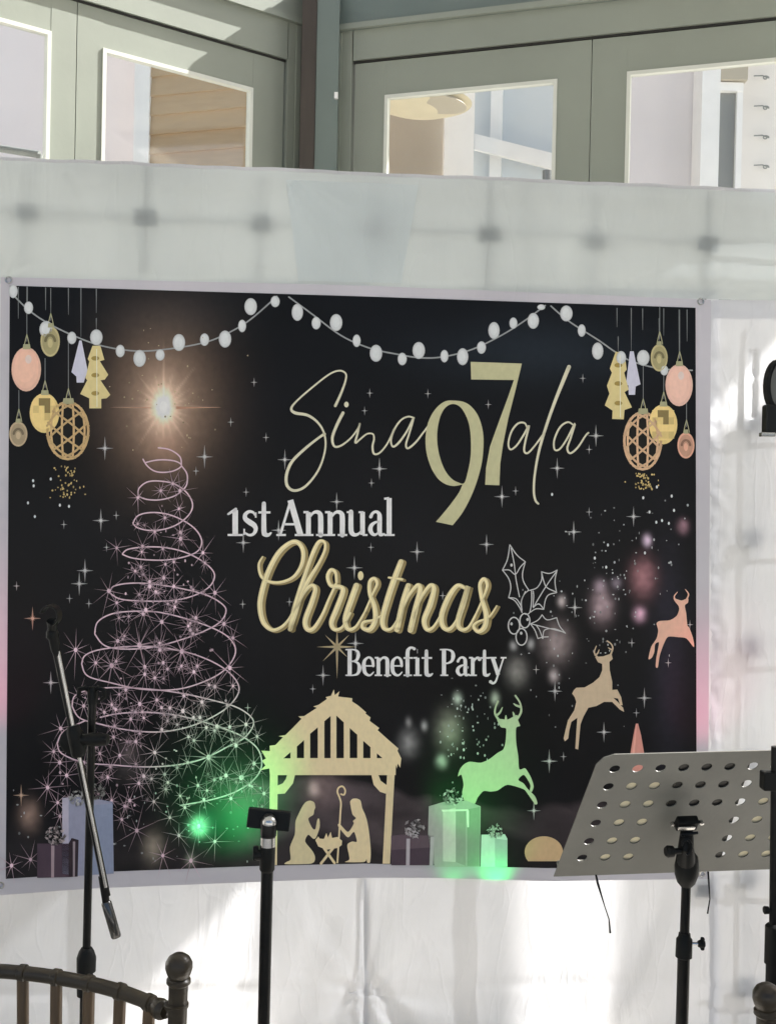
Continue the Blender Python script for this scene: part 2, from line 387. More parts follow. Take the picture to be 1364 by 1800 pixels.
z2 = at(1280, 160, 10.05).z
panel(1262, 1306, 160, 10.04, 10.04, z2, z2 + .07, .1, M['white_paint'], 'window_frame', dw)
panel(1262, 1314, 130, 10.0, 10.0, z2 + .08, 7, .2, M['beige'], 'fascia', ch)
cw = panel(1304, 1700, 220, 10.3, 10.3, 0, 7, .2, M['cream'], 'wall', ch)
for y in (137, 190, 242, 294):       # small wire hooks on the cream wall
    c = at(1345, y, 10.26)
    pts = [c + Vector((math.cos(q) * .03 * (1 - q / 9), 0, math.sin(q) * .02 * (1 - q / 9))) for q in [i * .5 for i in range(14)]]
    MB().tube([c + Vector((-.10, 0, .015)), c + Vector((-.03, 0, .02))] + pts, .006, 6).build('wall_hook', M['plate'], cw)
# pale yellow canvas shade hanging in the courtyard
pc = at(737, 180, 9.0)
ps = thing('hanging_shade', pc, 'flat pale yellow canvas shade hanging in the courtyard behind the right door pane', 'lampshade')
prof = [(-.07, .02), (-.075, .12), (-.05, .26), (-.012, .36), (.0, .395), (.012, .37), (.04, .26), (.055, .12), (.06, .02)]
MB().lathe(pc, (.03, .0, 1), prof, 40).build('canopy', M['canvas'], ps, smooth=True)
MB().lathe(pc + Vector((.14, -.1, -.045)), (.12, .0, 1), [(-.03, .02), (-.03, .12), (.0, .21), (.012, .2), (.03, .05)], 30).build('lower_shade', M['beige'], ps, smooth=True)
MB().tube([pc + Vector((.05, 0, .06)), pc + Vector((.05, 0, .14)), pc + Vector((.05, 0, 1.2))], .008, 8).build('cord', M['beige'], ps, smooth=True)
MB().box((pc.x - .6, 8.9, pc.z + 1.2), (1.3, 0, 0), (0, .2, 0), (0, 0, .15)).build('ceiling_beam', M['white_paint'], ps)

# ------------------------------------------------------------------ backdrop wall
BP = Vector((0, 3.63, 0)); BN = Vector((.07, -1, 0)).normalized(); BU = Vector((1, .07, 0)).normalized()
def B(px, py, off=0.):
    return hit(px, py, BP + BN * off, BN)
bd = thing('backdrop_wall', Vector((0, 3.66, 0)), 'white film backdrop stretched over a rod grid, the printed banner fixed on its front', 'backdrop')
def sheet(fpx, nu, nv, name, mt, off, wr, parent=bd, label=None, seedv=0., extra=None, smooth=True, sc=(2.2, .9)):
    vs = []
    for j in range(nv + 1):
        for i in range(nu + 1):
            u_, v_ = i / nu, j / nv
            px, py = fpx(u_, v_)
            p = B(px, py, off)
            p.z = max(p.z, .004)
            h = 0
            q = Vector((p.x * sc[0] + seedv, 0, p.z * sc[1]))
            h += (noise.fractal(q, .9, 2.1, 5) * .5 + .5) * wr
            if extra: h += extra(px, py)
            vs.append(p + BN * max(h, 0))
    fs = [(j * (nu + 1) + i, j * (nu + 1) + i + 1, (j + 1) * (nu + 1) + i + 1, (j + 1) * (nu + 1) + i) for j in range(nv) for i in range(nu)]
    mb = MB(); mb.add(vs, [f[::-1] for f in fs])
    o = mb.build(name, mt, parent, smooth=smooth)
    if label: o['label'] = label
    return o
def ytop(px): return 281 + px * .0418 + .8 * math.sin(px * .021) + .5 * math.sin(px * .075)
def yvb(px): return 500 + px * .021
# folds pulled towards the foot of the seam at (640,1745)
def pull(px, py):
    dx, dy = px - 641, py - 1745
    r_ = math.hypot(dx, dy) + 1; an = math.atan2(dy, dx)
    f = math.exp(-r_ / 150) * .004 * (math.sin(an * 9 + 1) + .5 * math.sin(an * 17))
    g = .018 * math.exp(-abs(px - 640) / 8) * min(1, max(0, (py - 1545) / 60))
    hfold = .006 * math.exp(-((py - 1738 - (px - 500) * -.02) / 10) ** 2) * (1 if px < 640 else .4)
    diag = .005 * math.sin((px + (py - 1540) * .35) * .055) * math.exp(-((px - 480) / 170) ** 2) * min(1, max(0, (py - 1540) / 80))
    d2 = .012 * math.exp(-(((px - 1165 + (py - 1560) * .42)) / 26) ** 2) * min(1, max(0, (py - 1540) / 60))
    if py > 1700:
        wx = abs(px - 640) / max(8, (py - 1690) * .75); f += .016 * math.exp(-((wx - .75) / .28) ** 2) * min(1, (py - 1700) / 40)
    return f + g + hfold + diag + d2
flat = lambda px, py: 0 if 1262 < px or py > 1560 else 0
sheet(lambda u_, v_: (-700 + u_ * (646 + 700), 505 + v_ * (1860 - 505)), 200, 200, 'lower_sheet', M['film'], .000, .007, extra=lambda px, py: pull(px, py) if py > 1500 else 0, seedv=2,
      label='bright white film sheet below the banner, left of the seam')
sheet(lambda u_, v_: (640.5 + u_ * (1262 - 640.5), 515 + v_ * (1860 - 515)), 120, 200, 'lower_sheet', M['film'], .0045, .005, extra=lambda px, py: pull(px, py) if py > 1500 else 0, seedv=9,
      label='bright white film sheet below the banner, right of the seam')
# right-hand sheet with torn, crinkled left edge
def tornx(py): return 1246 + 5 * noise.noise(Vector((py * .02, 3, 0))) + 4 * noise.noise(Vector((py * .11, 7, 0)))
def crink(px, py):
    e = px - tornx(py); k = 0
    if 600 < py < 1500: k = math.exp(-max(e, 0) / 26) * (.010 + .008 * noise.noise(Vector((px * .05, py * .045, 1)))) * min(1, (py - 600) / 30)
    k += .016 * math.exp(-((px - 1322 + (py - 620) * .02) / 7) ** 2) * (1 if 615 < py < 735 else 0) * (.6 + .6 * noise.noise(Vector((py * .05, 5, 5))))
    return k
sheet(lambda u_, v_: (tornx(530 + v_ * 1330) + u_ ** 1.6 * 560, 530 + v_ * 1330), 150, 300, 'side_sheet', M['film'], .013, .004, extra=crink, seedv=20,
      label='white film sheet right of the banner with a torn crinkled edge')
hm = sheet(lambda u_, v_: (1252 + u_ * 560, 527 + v_ * 33 + u_ * 6), 60, 6, 'hem', M['film'], .020, .003, label='narrow folded hem under the valance')
# valance along the top
def valx(px, py):
    k = 0
    for (x, y, an, w_, L, am) in ((1231, 532, 250, 5, 90, .004), (1231, 532, 215, 5, 110, .004), (1231, 532, 330, 7, 170, .005), (1231, 532, 300, 6, 140, .004), (16, 492, 300, 5, 90, .004), (16, 492, 335, 5, 120, .003), (462, 470, 290, 5, 90, .003), (1100, 500, 340, 6, 260, .003), (120, 300, 60, 6, 200, .002), (890, 330, 75, 6, 180, .002)):
        dx, dy = px - x, py - y; ca_, sa_ = math.cos(R(an)), math.sin(R(an)); t_ = dx * ca_ + dy * sa_
        if 0 < t_ < L: k += am * math.exp(-((dx * sa_ - dy * ca_) / (w_ + t_ * .05)) ** 2) * (1 - t_ / L)
    return k + .004 * math.sin(px * .013 + 1) + .003 * math.exp(-((py - yvb(px) + 14) / 10) ** 2)
vo = sheet(lambda u_, v_: ((lambda px: (px, ytop(px) + v_ * (yvb(px) - ytop(px))))(-700 + u_ * 2500)), 520, 60, 'valance', M['valance'], .013, .006, extra=valx, seedv=31, sc=(1.2, 2.),
      label='pale grey-white valance band of film along the top of the backdrop')
# rolled top edge going back over the frame
mb = MB(); pts = []
for i in range(260):
    px = -700 + i * 9.6
    pts.append(B(px, ytop(px), .012 + .004 * math.sin(px * .013 + 1)) + BN * .006 + Vector((0, 0, .002)))
vs = []
for p in pts:
    for (bk, zz) in ((0, -.004), (.004, .005), (-.012, .009), (-.05, .006), (-.052, -.03)):
        vs.append(p + BN * bk + Vector((0, 0, zz + .003 * noise.noise(p * 9))))
mb.add(vs, [(i * 5 + j, i * 5 + j + 1, (i + 1) * 5 + j + 1, (i + 1) * 5 + j) for i in range(259) for j in range(4)])
mb.build('top_hem', M['film'], bd, smooth=True)
MB().tube([B(642, 1500, -.003), B(640, 1822, -.003)], .004, 8).build('rod', M['steel'], bd)  # added rod, blocks backlight to draw a dark line along the seam
# grey overlapping panel in the valance
def px_patch(u_, v_):
    l = (503 + v_ * 22, 316 + v_ * 178); r_ = (735 - v_ * 30, 326 + v_ * 172)
    return (l[0] + (r_[0] - l[0]) * u_, l[1] + (r_[1] - l[1]) * u_)
sheet(px_patch, 50, 40, 'overlay_panel', M['patch'], .024, .002, extra=lambda px, py: .003 * math.sin(math.atan2(py - 300, px - 500) * 16) + .003, seedv=44,
      label='greyer trapezoid flap of film overlapping the valance')
# rods and connector plates behind the film
def rod(a, b, off=.006):
    MB().tube([B(*a, off), B(*b, off)], .0035, 8).build('rod', M['steel'], bd)
cols = [(-150, 372), (50, 380), (257, 386), (462, 399), (660, 408), (860, 415), (1045, 430), (1243, 432), (1440, 440)]
for (x, y) in cols:
    rod((x + 2, y - 88), (x - 4, y + 95))
rod((-200, 372), (1500, 444), .0)
plate_mesh = None
def plate(px, py, w_=.062, h_=.056, a=0):
    c = B(px, py, .004 if py < 500 else -.001)
    ca, sa = math.cos(a), math.sin(a)
    ux = BU * ca + Vector((0, 0, 1)) * sa; uz = Vector((0, 0, 1)) * ca - BU * sa
    MB().cbox(c, ux * w_, BN * .004, uz * h_).build('connector_plate', M['plate_clear'], bd, origin=c)
for i, (x, y) in enumerate(cols): plate(x, y, .066, .05, random.uniform(-.06, .06))
for y in (749, 950, 1140, 1340, 1545, 1735): plate(1322 - (y - 749) * .012, y, .06, .06, random.uniform(-.05, .05))
rod((1327, 560), (1312, 1830), -.001); rod((1500, 950), (1245, 950), -.007); rod((1500, 749), (1245, 749), -.007)
rod((1500, 1140), (1245, 1140), -.007); rod((1500, 1735), (1245, 1737), -.007); rod((1500, 1545), (1245, 1545), -.007)
plate(1237, 1560, .06, .06)
for x in (-300, 300, 960, 1600): MB().tube([B(x, 300, -.09), B(x, 1845, -.09)], .0125).build('upright', M['steel'], bd)
MB().tube([B(-690, 300, -.09), B(1790, 372, -.09)], .0125).build('upright', M['steel'], bd)

# ------------------------------------------------------------------ banner
OFB = .034
ban = thing('christmas_banner', B(620, 1540, OFB), 'large black and gold printed Christmas party banner with white border on the backdrop', 'banner')
def lerp(a, b, t): return a + (b - a) * t
def curve(pts, x):
    for (x0, y0), (x1, y1) in zip(pts, pts[1:]):
        if x <= x1 or (x1, y1) == pts[-1]:
            t = (x - x0) / (x1 - x0); return y0 + (y1 - y0) * t
TO = [(0, 487), (640, 502), (1250, 527)]; TI = [(17, 502), (640, 521), (1222, 541)]
BO = [(-4, 1574), (160, 1562), (460, 1550), (640, 1543), (760, 1543), (960, 1549), (1243, 1545)]
BI = [(10, 1545), (200, 1532), (460, 1522), (640, 1518), (800, 1522), (960, 1526), (1224, 1524)]
def quadmap(T, Bm, xl, xr):
    def f(u_, v_):
        px = lerp(lerp(xl[0], xr[0], u_), lerp(xl[1], xr[1], u_), v_)
        return px, lerp(curve(T, px), curve(Bm, px), v_)
    return f
def banmesh(f, nu, nv, off):
    vs = []; 
    for j in range(nv + 1):
        for i in range(nu + 1): vs.append(B(*f(i / nu, j / nv), off))
    return vs, [(j * (nu + 1) + i, (j + 1) * (nu + 1) + i, (j + 1) * (nu + 1) + i + 1, j * (nu + 1) + i + 1) for j in range(nv) for i in range(nu)]
fo = quadmap(TO, BO, (2, -4), (1249, 1243)); fi = quadmap(TI, BI, (18, 11), (1222, 1224))
vs, fs = banmesh(fo, 60, 40, OFB)
mb = MB(); mb.add(vs, fs); sh = mb.build('banner_sheet', M['banner'], ban)
so_ = sh.modifiers.new('thickness', 'SOLIDIFY'); so_.thickness = .0008; so_.offset = -1

# glows, bokeh and dim hills of the print, as colour on a fine grid
GL = []
def glow(x, y, rx, ry, col, p=2., amt=1.): GL.append((x, y, rx, ry, tuple(lin(c) / KI * amt for c in col), p))
glow(287, 714, 22, 36, (205, 180, 160), 1.6, 1.0)
glow(288, 712, 68, 96, (165, 138, 118), 1.6, .8)
glow(288, 700, 86, 112, (92, 76, 62), 1.6, .22)
glow(292, 785, 34, 34, (130, 95, 80), 1.6, .4)
for x, y, rx, ry, c in ((1130, 1015, 21, 32, (135, 95, 100)), (1058, 1065, 18, 27, (150, 130, 135)), (978, 1130, 24, 32, (130, 118, 118)),
        (908, 1180, 18, 24, (110, 108, 105)), (789, 1283, 21, 32, (120, 120, 110)), (718, 1306, 16, 22, (110, 110, 110)), (52, 1433, 17, 25, (120, 100, 90)),
        (270, 1490, 17, 26, (120, 112, 100)), (1124, 1080, 10, 12, (190, 150, 170)), (1137, 950, 7, 10, (190, 170, 190)), (1200, 925, 9, 12, (130, 100, 110)),
        (1054, 1030, 10, 12, (130, 115, 125)), (1083, 1025, 8, 9, (120, 110, 120)), (987, 1057, 7, 10, (160, 150, 150)), (973, 1188, 8, 11, (160, 150, 150)),
        (870, 1228, 7, 11, (150, 155, 145)), (804, 1228, 7, 10, (160, 170, 160)), (776, 1338, 9, 11, (150, 160, 150)), (746, 1276, 5, 8, (150, 150, 150)),
        (718, 1270, 5, 9, (110, 110, 110)), (902, 1135, 6, 8, (140, 140, 140)), (933, 1132, 6, 9, (140, 140, 140)), (350, 1453, 14, 16, (190, 190, 180)),
        (335, 1512, 8, 10, (130, 135, 120)), (552, 1387, 10, 14, (150, 135, 130)), (568, 1385, 34, 40, (80, 68, 66)), (227, 1320, 14, 22, (70, 62, 62)), (230, 1350, 30, 30, (44, 40, 40)),
        (1175, 1150, 30, 200, (26, 24, 34)), (950, 620, 200, 60, (20, 26, 32)), (300, 560, 120, 60, (26, 26, 26)), (430, 1400, 60, 50, (60, 60, 56))):
    glow(x, y, rx * .95, ry * .95, c, 2.0 if rx < 60 else 2.)
RAYS = ((0, 100), (180, 92), (90, 60), (270, 120), (57, 85), (123, 92), (-52, 98), (-128, 78), (20, 50), (160, 48), (-20, 50), (-160, 50), (75, 60), (105, 60), (35, 60), (145, 60), (-75, 70), (-105, 65), (-35, 62), (-145, 55), (10, 38), (48, 44), (98, 46), (170, 36), (-65, 46), (-90, 60), (-118, 50))
def panel_col(px, py):
    base = [.0022, .0026, .0042]
    n_ = noise.fractal(Vector((px * .006, py * .008, 0)), 1, 2, 4)
    base = [c * (1 + .5 * n_) for c in base]
    # dim purple hills and mist at the foot of the print
    hz = 1388 + 26 * math.sin(px * .008 + .5) + 14 * noise.noise(Vector((px * .02, 0, 4)))
    if px > 395 and py > hz - 40:
        k = min(1, max(0, (py - hz) / 14)) * min(1, (px - 395) / 70)
        m_ = .5 + .5 * noise.fractal(Vector((px * .012, py * .02, 9)), 1, 2, 4)
        e = min(1, max(0, (1490 + 18 * math.sin(px * .02) - py) / 20)) * .8 + .2
        dim = 1 if px < 760 else .5
        for i, c in enumerate((.078, .060, .066)): base[i] += c * k * (.35 + 1. * m_) * e * dim
    if px < 520 and py > 1400:
        k = min(1, (py - 1400) / 90) * (.5 + .5 * noise.fractal(Vector((px * .01, py * .015, 2)), 1, 2, 3))
        for i, c in enumerate((.022, .019, .02)): base[i] += c * k
    for (x, y, rx, ry, c, p) in GL:
        dx = (px - x) / rx; dy = (py - y) / ry; d = dx * dx + dy * dy
        if d < 9:
            g = math.exp(-(d ** (p / 2)) * 1.1) * (.9 + (.1 if rx > 50 else .3) * noise.noise(Vector((px * .09, py * .09, x))))
            for i in range(3): base[i] += c[i] * g
    dx, dy = px - 288, py - 716; d = math.hypot(dx, dy)
    if 1 < d < 120:
        k = 0
        for a_, l_ in RAYS:
            ca_, sa_ = math.cos(R(a_)), math.sin(R(a_)); t_ = dx * ca_ + dy * sa_
            if 0 < t_ < l_: k += math.exp(-((dx * sa_ - dy * ca_) / (2.6 * (1 - t_ / l_) + .7)) ** 2) * (1 - t_ / l_) ** .7
        for i, c in enumerate((.34, .25, .19)): base[i] += c * k * .75
    return tuple(min(.8, max(.0012, b_)) for b_ in base)
NU, NV = 400, 330
vs, fs = banmesh(fi, NU, NV, OFB + .0012)
me = bpy.data.meshes.new('printed_panel'); me.from_pydata([tuple(v - ban.location) for v in vs], [], fs)
me.materials.append(M['print'])
ca = me.color_attributes.new('Col', 'FLOAT_COLOR', 'POINT')
buf = []
for j in range(NV + 1):
    for i in range(NU + 1): buf += [*panel_col(*fi(i / NU, j / NV)), 1]
ca.data.foreach_set('color', buf)
o = bpy.data.objects.new('printed_panel', me); COL.objects.link(o); o.parent = ban
# corner eyelets
for (x, y) in ((16, 492), (1231, 530), (2, 1556), (1234, 1536)):
    c = B(x, y, OFB + .002); mb = MB()
    pts = [c + BU * math.cos(q) * .0085 + Vector((0, 0, math.sin(q) * .0085)) for q in [i * math.pi / 8 for i in range(17)]]
    mb.tube(pts, .0028, 6, caps=False); mb.build('eyelet', M['chrome'], ban, smooth=True)

# ---- print tools (photograph pixels on the banner plane, layered 0.25 mm apart)
class Ink:
    def __init__(s, name): s.name = name; s.mb = MB()
    def tri(s, pts, tris, col, layer): s.mb.add([B(x, y, OFB + .0016 + layer * .00025) for x, y in pts], [t[::-1] for t in tris], col)
    def poly(s, pts, col, layer=0, holes=()):
        loops = [[Vector((x, y, 0)) for x, y in pts]] + [[Vector((x, y, 0)) for x, y in h] for h in holes]
        flat_ = [(p.x, p.y) for l in loops for p in l]
        out = []
        for t in tessellate_polygon(loops):
            (ax, ay), (bx, by), (cx, cy) = (flat_[i] for i in t)
            out.append(t if (bx - ax) * (cy - ay) - (by - ay) * (cx - ax) > 0 else t[::-1])
        s.tri(flat_, out, col, layer)
    def ell(s, x, y, rx, ry, col, layer=0, n=20):
        pts = [(x + rx * math.cos(2 * math.pi * i / n), y + ry * math.sin(2 * math.pi * i / n)) for i in range(n)]
        s.tri(pts + [(x, y)], [(i, (i + 1) % n, n) for i in range(n)], col, layer)
    def ring(s, x, y, rx, ry, w_, col, layer=0, a0=0, a1=360):
        s.rib([(x + rx * math.cos(R(a0 + (a1 - a0) * i / 24)), y + ry * math.sin(R(a0 + (a1 - a0) * i / 24))) for i in range(25)], w_, col, layer, smooth=False)
    def rib(s, pts, w_, col, layer=0, smooth=True, cap=True):
        ws = list(w_) if isinstance(w_, (list, tuple)) else [w_] * len(pts)
        if len(ws) != len(pts):
            k = len(pts); ws = [lerp(ws[int(i / (k - 1) * (len(ws) - 1) * .9999)], ws[min(len(ws) - 1, int(i / (k - 1) * (len(ws) - 1) * .9999) + 1)], (i / (k - 1) * (len(ws) - 1)) % 1) for i in range(k)]
        if smooth and len(pts) > 2:
            P, Wd = [], []
            for i in range(len(pts) - 1):
                p0, p1, p2, p3 = pts[max(i - 1, 0)], pts[i], pts[i + 1], pts[min(i + 2, len(pts) - 1)]
                for k in range(6):
                    t = k / 6; t2 = t * t; t3 = t2 * t
                    P.append(tuple(.5 * (2 * p1[d] + (p2[d] - p0[d]) * t + (2 * p0[d] - 5 * p1[d] + 4 * p2[d] - p3[d]) * t2 + (3 * p1[d] - p0[d] - 3 * p2[d] + p3[d]) * t3) for d in (0, 1)))
                    Wd.append(lerp(ws[i], ws[i + 1], t))
            P.append(pts[-1]); Wd.append(ws[-1])
        else: P, Wd = list(pts), ws
        V = []; k = len(P)
        for i in range(k):
            a, b = P[max(i - 1, 0)], P[min(i + 1, k - 1)]
            dx, dy = b[0] - a[0], b[1] - a[1]; L = math.hypot(dx, dy) or 1
            nx, ny = -dy / L * Wd[i] / 2, dx / L * Wd[i] / 2
            V += [(P[i][0] + nx, P[i][1] + ny), (P[i][0] - nx, P[i][1] - ny)]
        s.tri(V, [(2 * i, 2 * i + 1, 2 * i + 3) for i in range(k - 1)] + [(2 * i, 2 * i + 3, 2 * i + 2) for i in range(k - 1)], col, layer)
        if cap:
            for e in (0, -1):
                if Wd[e] > 1.2: s.ell(P[e][0], P[e][1], Wd[e] / 2, Wd[e] / 2, col, layer, 10)
    def build(s, **kw): return s.mb.build(s.name, M['print'], ban, **kw)
def zf(k, ox, oy): return lambda pts: [(ox + x * k, oy + y * k) for x, y in pts]
z3 = zf(.308, 0, 480); z4 = zf(.3812, 380, 480); z5 = zf(.3695, 860, 500); z6 = zf(.3959, 380, 860)
z7 = zf(.3519, 0, 780); z8 = zf(.3519, 0, 1240); n1 = zf(.2493, 400, 1180); n2 = zf(.2493, 680, 1180); d3 = zf(.2933, 860, 920)
WHITE, GREY, DIM = ink(196, 198, 202), ink(166, 169, 170), ink(95, 98, 98)
GOLD, TAN, PINKB = ink(156, 154, 122), ink(190, 172, 138), ink(195, 150, 132)
def mul(c, k): return tuple(v * k for v in c)
def mixc(a, b, t): return tuple(lerp(p, q, t) for p, q in zip(a, b))

def cr(P, closed=False, k=5, ten=.5):
    n = len(P); out = []
    for i in range(n if closed else n - 1):
        g = (lambda j: P[j % n]) if closed else (lambda j: P[min(max(j, 0), n - 1)])
        p0, p1, p2, p3 = g(i - 1), g(i), g(i + 1), g(i + 2)
        for q in range(k):
            t = q / k; t2 = t * t; t3 = t2 * t
            out.append(tuple((2 * t3 - 3 * t2 + 1) * p1[d] + (t3 - 2 * t2 + t) * ten * (p2[d] - p0[d]) + (-2 * t3 + 3 * t2) * p2[d] + (t3 - t2) * ten * (p3[d] - p1[d]) for d in (0, 1)))
    if not closed: out.append(P[-1])
    return out
# light strings
def bulbs(line, bl):
    s = Ink('printed_string'); s.rib(line, 2.6, mul(GREY, .5), 1); s.build()
    for b_ in bl:
        x, y, rx = b_[:3]; ry = b_[3] if len(b_) > 3 else rx * 1.3
        s = Ink('printed_bulb'); s.ell(x, y, rx, ry, mul(GREY, .8), 3); s.ell(x, y, rx * .86, ry * .88, mul(GREY, 1.0), 4); s.ell(x - .5, y - 1, rx * .6, ry * .62, mul(GREY, 1.1), 4.5); s.build()
bulbs([(20, 514), (50, 544), (85, 568), (130, 590), (180, 608), (240, 617), (300, 613), (360, 602), (400, 586), (440, 562), (487, 521)],
      [(24, 512, 8, 12), (51, 541, 8, 11), (82, 579, 12, 15), (127, 594, 8, 11), (170, 593, 11, 14), (212, 617, 8, 11), (246, 630, 11, 15), (282, 624, 8, 10), (315, 602, 11, 15), (360, 597, 8, 11), (396, 596, 11, 15), (426, 573, 7, 11), (441, 539, 11, 15), (484, 530, 8, 10)])
bulbs([(508, 522), (550, 553), (600, 590), (650, 612), (700, 623), (740, 629), (780, 627), (830, 614), (880, 590), (920, 565), (958, 537)],
      [(523, 549, 10, 15), (556, 568, 8, 11), (591, 567, 11, 15), (627, 599, 7, 11), (661, 621, 11, 15), (707, 631, 8, 11), (736, 616, 11, 15), (781, 626, 7, 11), (813, 627, 10, 15), (846, 611, 8, 11), (868, 581, 10, 15), (902, 568, 7, 10), (937, 564, 10, 14), (951, 540, 7, 5)])
bulbs([(968, 538), (1000, 565), (1050, 597), (1080, 618), (1110, 635), (1160, 648), (1216, 651)],
      [(995, 551, 11, 14), (1022, 581, 7, 11), (1050, 617, 10, 15), (1091, 629, 9, 12), (1130, 629, 11, 14), (1167, 651, 7, 9)])

# ornaments
def hanger(s, x, y0, y1, y2=None):
    s.rib([(x, y0), (x, y1)], [1.6, .9], mul(DIM, .9), 1)
def ball(name, x, y, rx, ry, col, kind, ht):
    s = Ink(name)
    s.rib([(x + 1, ht), (x + 1, y - ry - 10)], 1.3, mul(DIM, 1.1), 1)
    s.rib([(x - 4, y - ry), (x - 2, y - ry - 10), (x + 1, y - ry - 22)], 1.4, mul(GOLD, .8), 2); s.rib([(x + 6, y - ry), (x + 4, y - ry - 10), (x + 1, y - ry - 22)], 1.4, mul(GOLD, .8), 2)
    if kind != 'wire': s.ell(x, y, rx, ry, col, 3, 28)
    s.poly([(x - rx * .2, y - ry - 5), (x + rx * .25, y - ry - 5), (x + rx * .3, y - ry * .9), (x - rx * .25, y - ry * .9)], mul(GOLD, .75), 5)
    if kind == 'plain':
        s.ell(x - rx * .04, y - ry * .04, rx * .88, ry * .9, mul(col, 1.08), 4, 24); s.ell(x - rx * .1, y - ry * .1, rx * .68, ry * .7, mul(col, 1.13), 4.3, 24); s.ell(x + rx * .15, y - ry * .45, rx * .22, ry * .2, mixc(col, WHITE, .45), 4.6, 16)
    if kind in ('facet', 'glass'): s.ell(x - rx * .08, y - ry * .08, rx * .9, ry * .9, mul(col, 1.1), 3.4, 24)
    if kind == 'facet':      # mirror-tile gold ball
        g = rx / 2.6
        for i in range(-3, 3):
            for j in range(-3, 3):
                cx, cy = x + (i + .5) * g, y + (j + .5) * g * 1.3
                if ((cx - x) / rx) ** 2 + ((cy - y) / ry) ** 2 < .62:
                    sh_ = random.choice([.8, .9, 1., 1.1, 1.1]);
                    if (i, j) in ((-1, -2), (0, -2), (0, -1)): sh_ = .32
                    s.poly([(cx - g / 2, cy - g * .65), (cx + g / 2, cy - g * .65), (cx + g / 2, cy + g * .65), (cx - g / 2, cy + g * .65)], mul(col, sh_), 4)
    if kind == 'glass':
        s.ell(x, y, rx * .82, ry * .85, mul(col, .82), 4); s.ring(x, y + ry * .05, rx * .5, ry * .45, rx * .28, mul(col, .4), 5, 190, 350)
        s.ell(x, y + ry * .12, rx * .26, ry * .3, mul(col, 1.15), 6); s.ring(x, y, rx * .9, ry * .92, 1.6, mul(col, 1.2), 6, 20, 160)
    if kind == 'wire':
        s.ell(x, y, rx * .97, ry * .97, (.012, .011, .009), 2, 28)
        s.ring(x, y, rx * .95, ry * .96, 4.5, col, 3)
        for a in (0, 60, 120):
            for off in (-.62, -.22, .22, .62):
                pts = []
                L = math.sqrt(max(0, 1 - off * off)) * .96
                for i in range(9):
                    t = lerp(-L, L, i / 8); o_ = off * (1 + .25 * (1 - (t / L) ** 2))
                    ca_, sa_ = math.cos(R(a + 90)), math.sin(R(a + 90))
                    pts.append((x + rx * (t * ca_ - o_ * sa_), y + ry * (t * sa_ + o_ * ca_)))
                s.rib(pts, 3.6, mul(col, .9 if a else 1.05), 4 + (a // 60), smooth=False)
    s.build()
WIRE = ink(165, 140, 100)
GB = ink(190, 165, 110); GGL = ink(150, 142, 105)
ball('printed_ornament', 89, 600, 17, 27, GGL, 'glass', 507)
ball('printed_ornament', 120, 757, 38, 52, WIRE, 'wire', 600)
ball('printed_ornament', 79, 726, 26, 35, GB, 'facet', 630)
ball('printed_ornament', 33, 763, 16, 22, ink(150, 135, 110), 'glass', 686)
ball('printed_ornament', 47, 649, 26, 39, PINKB, 'plain', 503)
ball('printed_ornament', 1129, 775, 34, 52, ink(178, 148, 118), 'wire', 640)
ball('printed_ornament', 1158, 629, 15, 24, GGL, 'glass', 540)
ball('printed_ornament', 1165, 746, 25, 35, GB, 'facet', 650)
ball('printed_ornament', 1205, 783, 15, 23, ink(175, 135, 115), 'glass', 700)
ball('printed_ornament', 1193, 677, 24, 37, ink(198, 152, 138), 'plain', 545)
def treeorn(zz, gold, white, st):
    s = Ink('printed_ornament'); s.poly(zz(gold), ink(178, 165, 118), 3)
    xs = [p[0] for p in gold]; ys = [p[1] for p in gold]; cx = (min(xs) + max(xs)) / 2; y0, y1 = min(ys), max(ys)
    for f_ in (.2, .47, .76): s.ell(*zz([(cx, lerp(y0, y1, f_))])[0], 7, 4, ink(130, 112, 60), 4)
    s.rib(zz([(cx + 8, y0 + 20), (cx + 10, y1 - 10)]), 1.4, ink(215, 205, 170), 5)
    s.build()
    s = Ink('printed_ornament'); s.poly(zz(white), ink(165, 165, 178), 2); s.build()
treeorn(z3, [(530, 415), (575, 415), (598, 495), (572, 503), (620, 580), (600, 608), (576, 612), (632, 695), (610, 715), (580, 718), (580, 772), (512, 772), (512, 715), (460, 690), (500, 612), (490, 598), (512, 505), (503, 490)],
        [(455, 385), (468, 385), (503, 560), (490, 592), (480, 625), (440, 625), (438, 590), (410, 565)], 0)
treeorn(z5, [(600, 320), (625, 325), (645, 350), (652, 405), (640, 420), (662, 500), (642, 512), (677, 585), (642, 597), (638, 642), (583, 640), (585, 600), (548, 575), (570, 520), (558, 482), (582, 420), (572, 400)],
        [(668, 318), (685, 318), (718, 475), (695, 485), (692, 525), (662, 525), (660, 480), (648, 478)], 0)
for x, y0, y1 in ((33, 505, 560), (49, 504, 538), (81, 506, 545), (90, 530, 560), (121, 507, 553), (143, 507, 592), (170, 508, 550), (170, 560, 580),
                  (1084, 542, 575), (1086, 592, 620), (1109, 542, 616), (1129, 543, 580), (1158, 560, 600), (1166, 543, 590), (1193, 545, 630), (1207, 545, 600)):
    s = Ink('printed_hanging_thread'); s.rib([(x, y0), (x, y1)], [1.8, .7], DIM, 1); s.build()

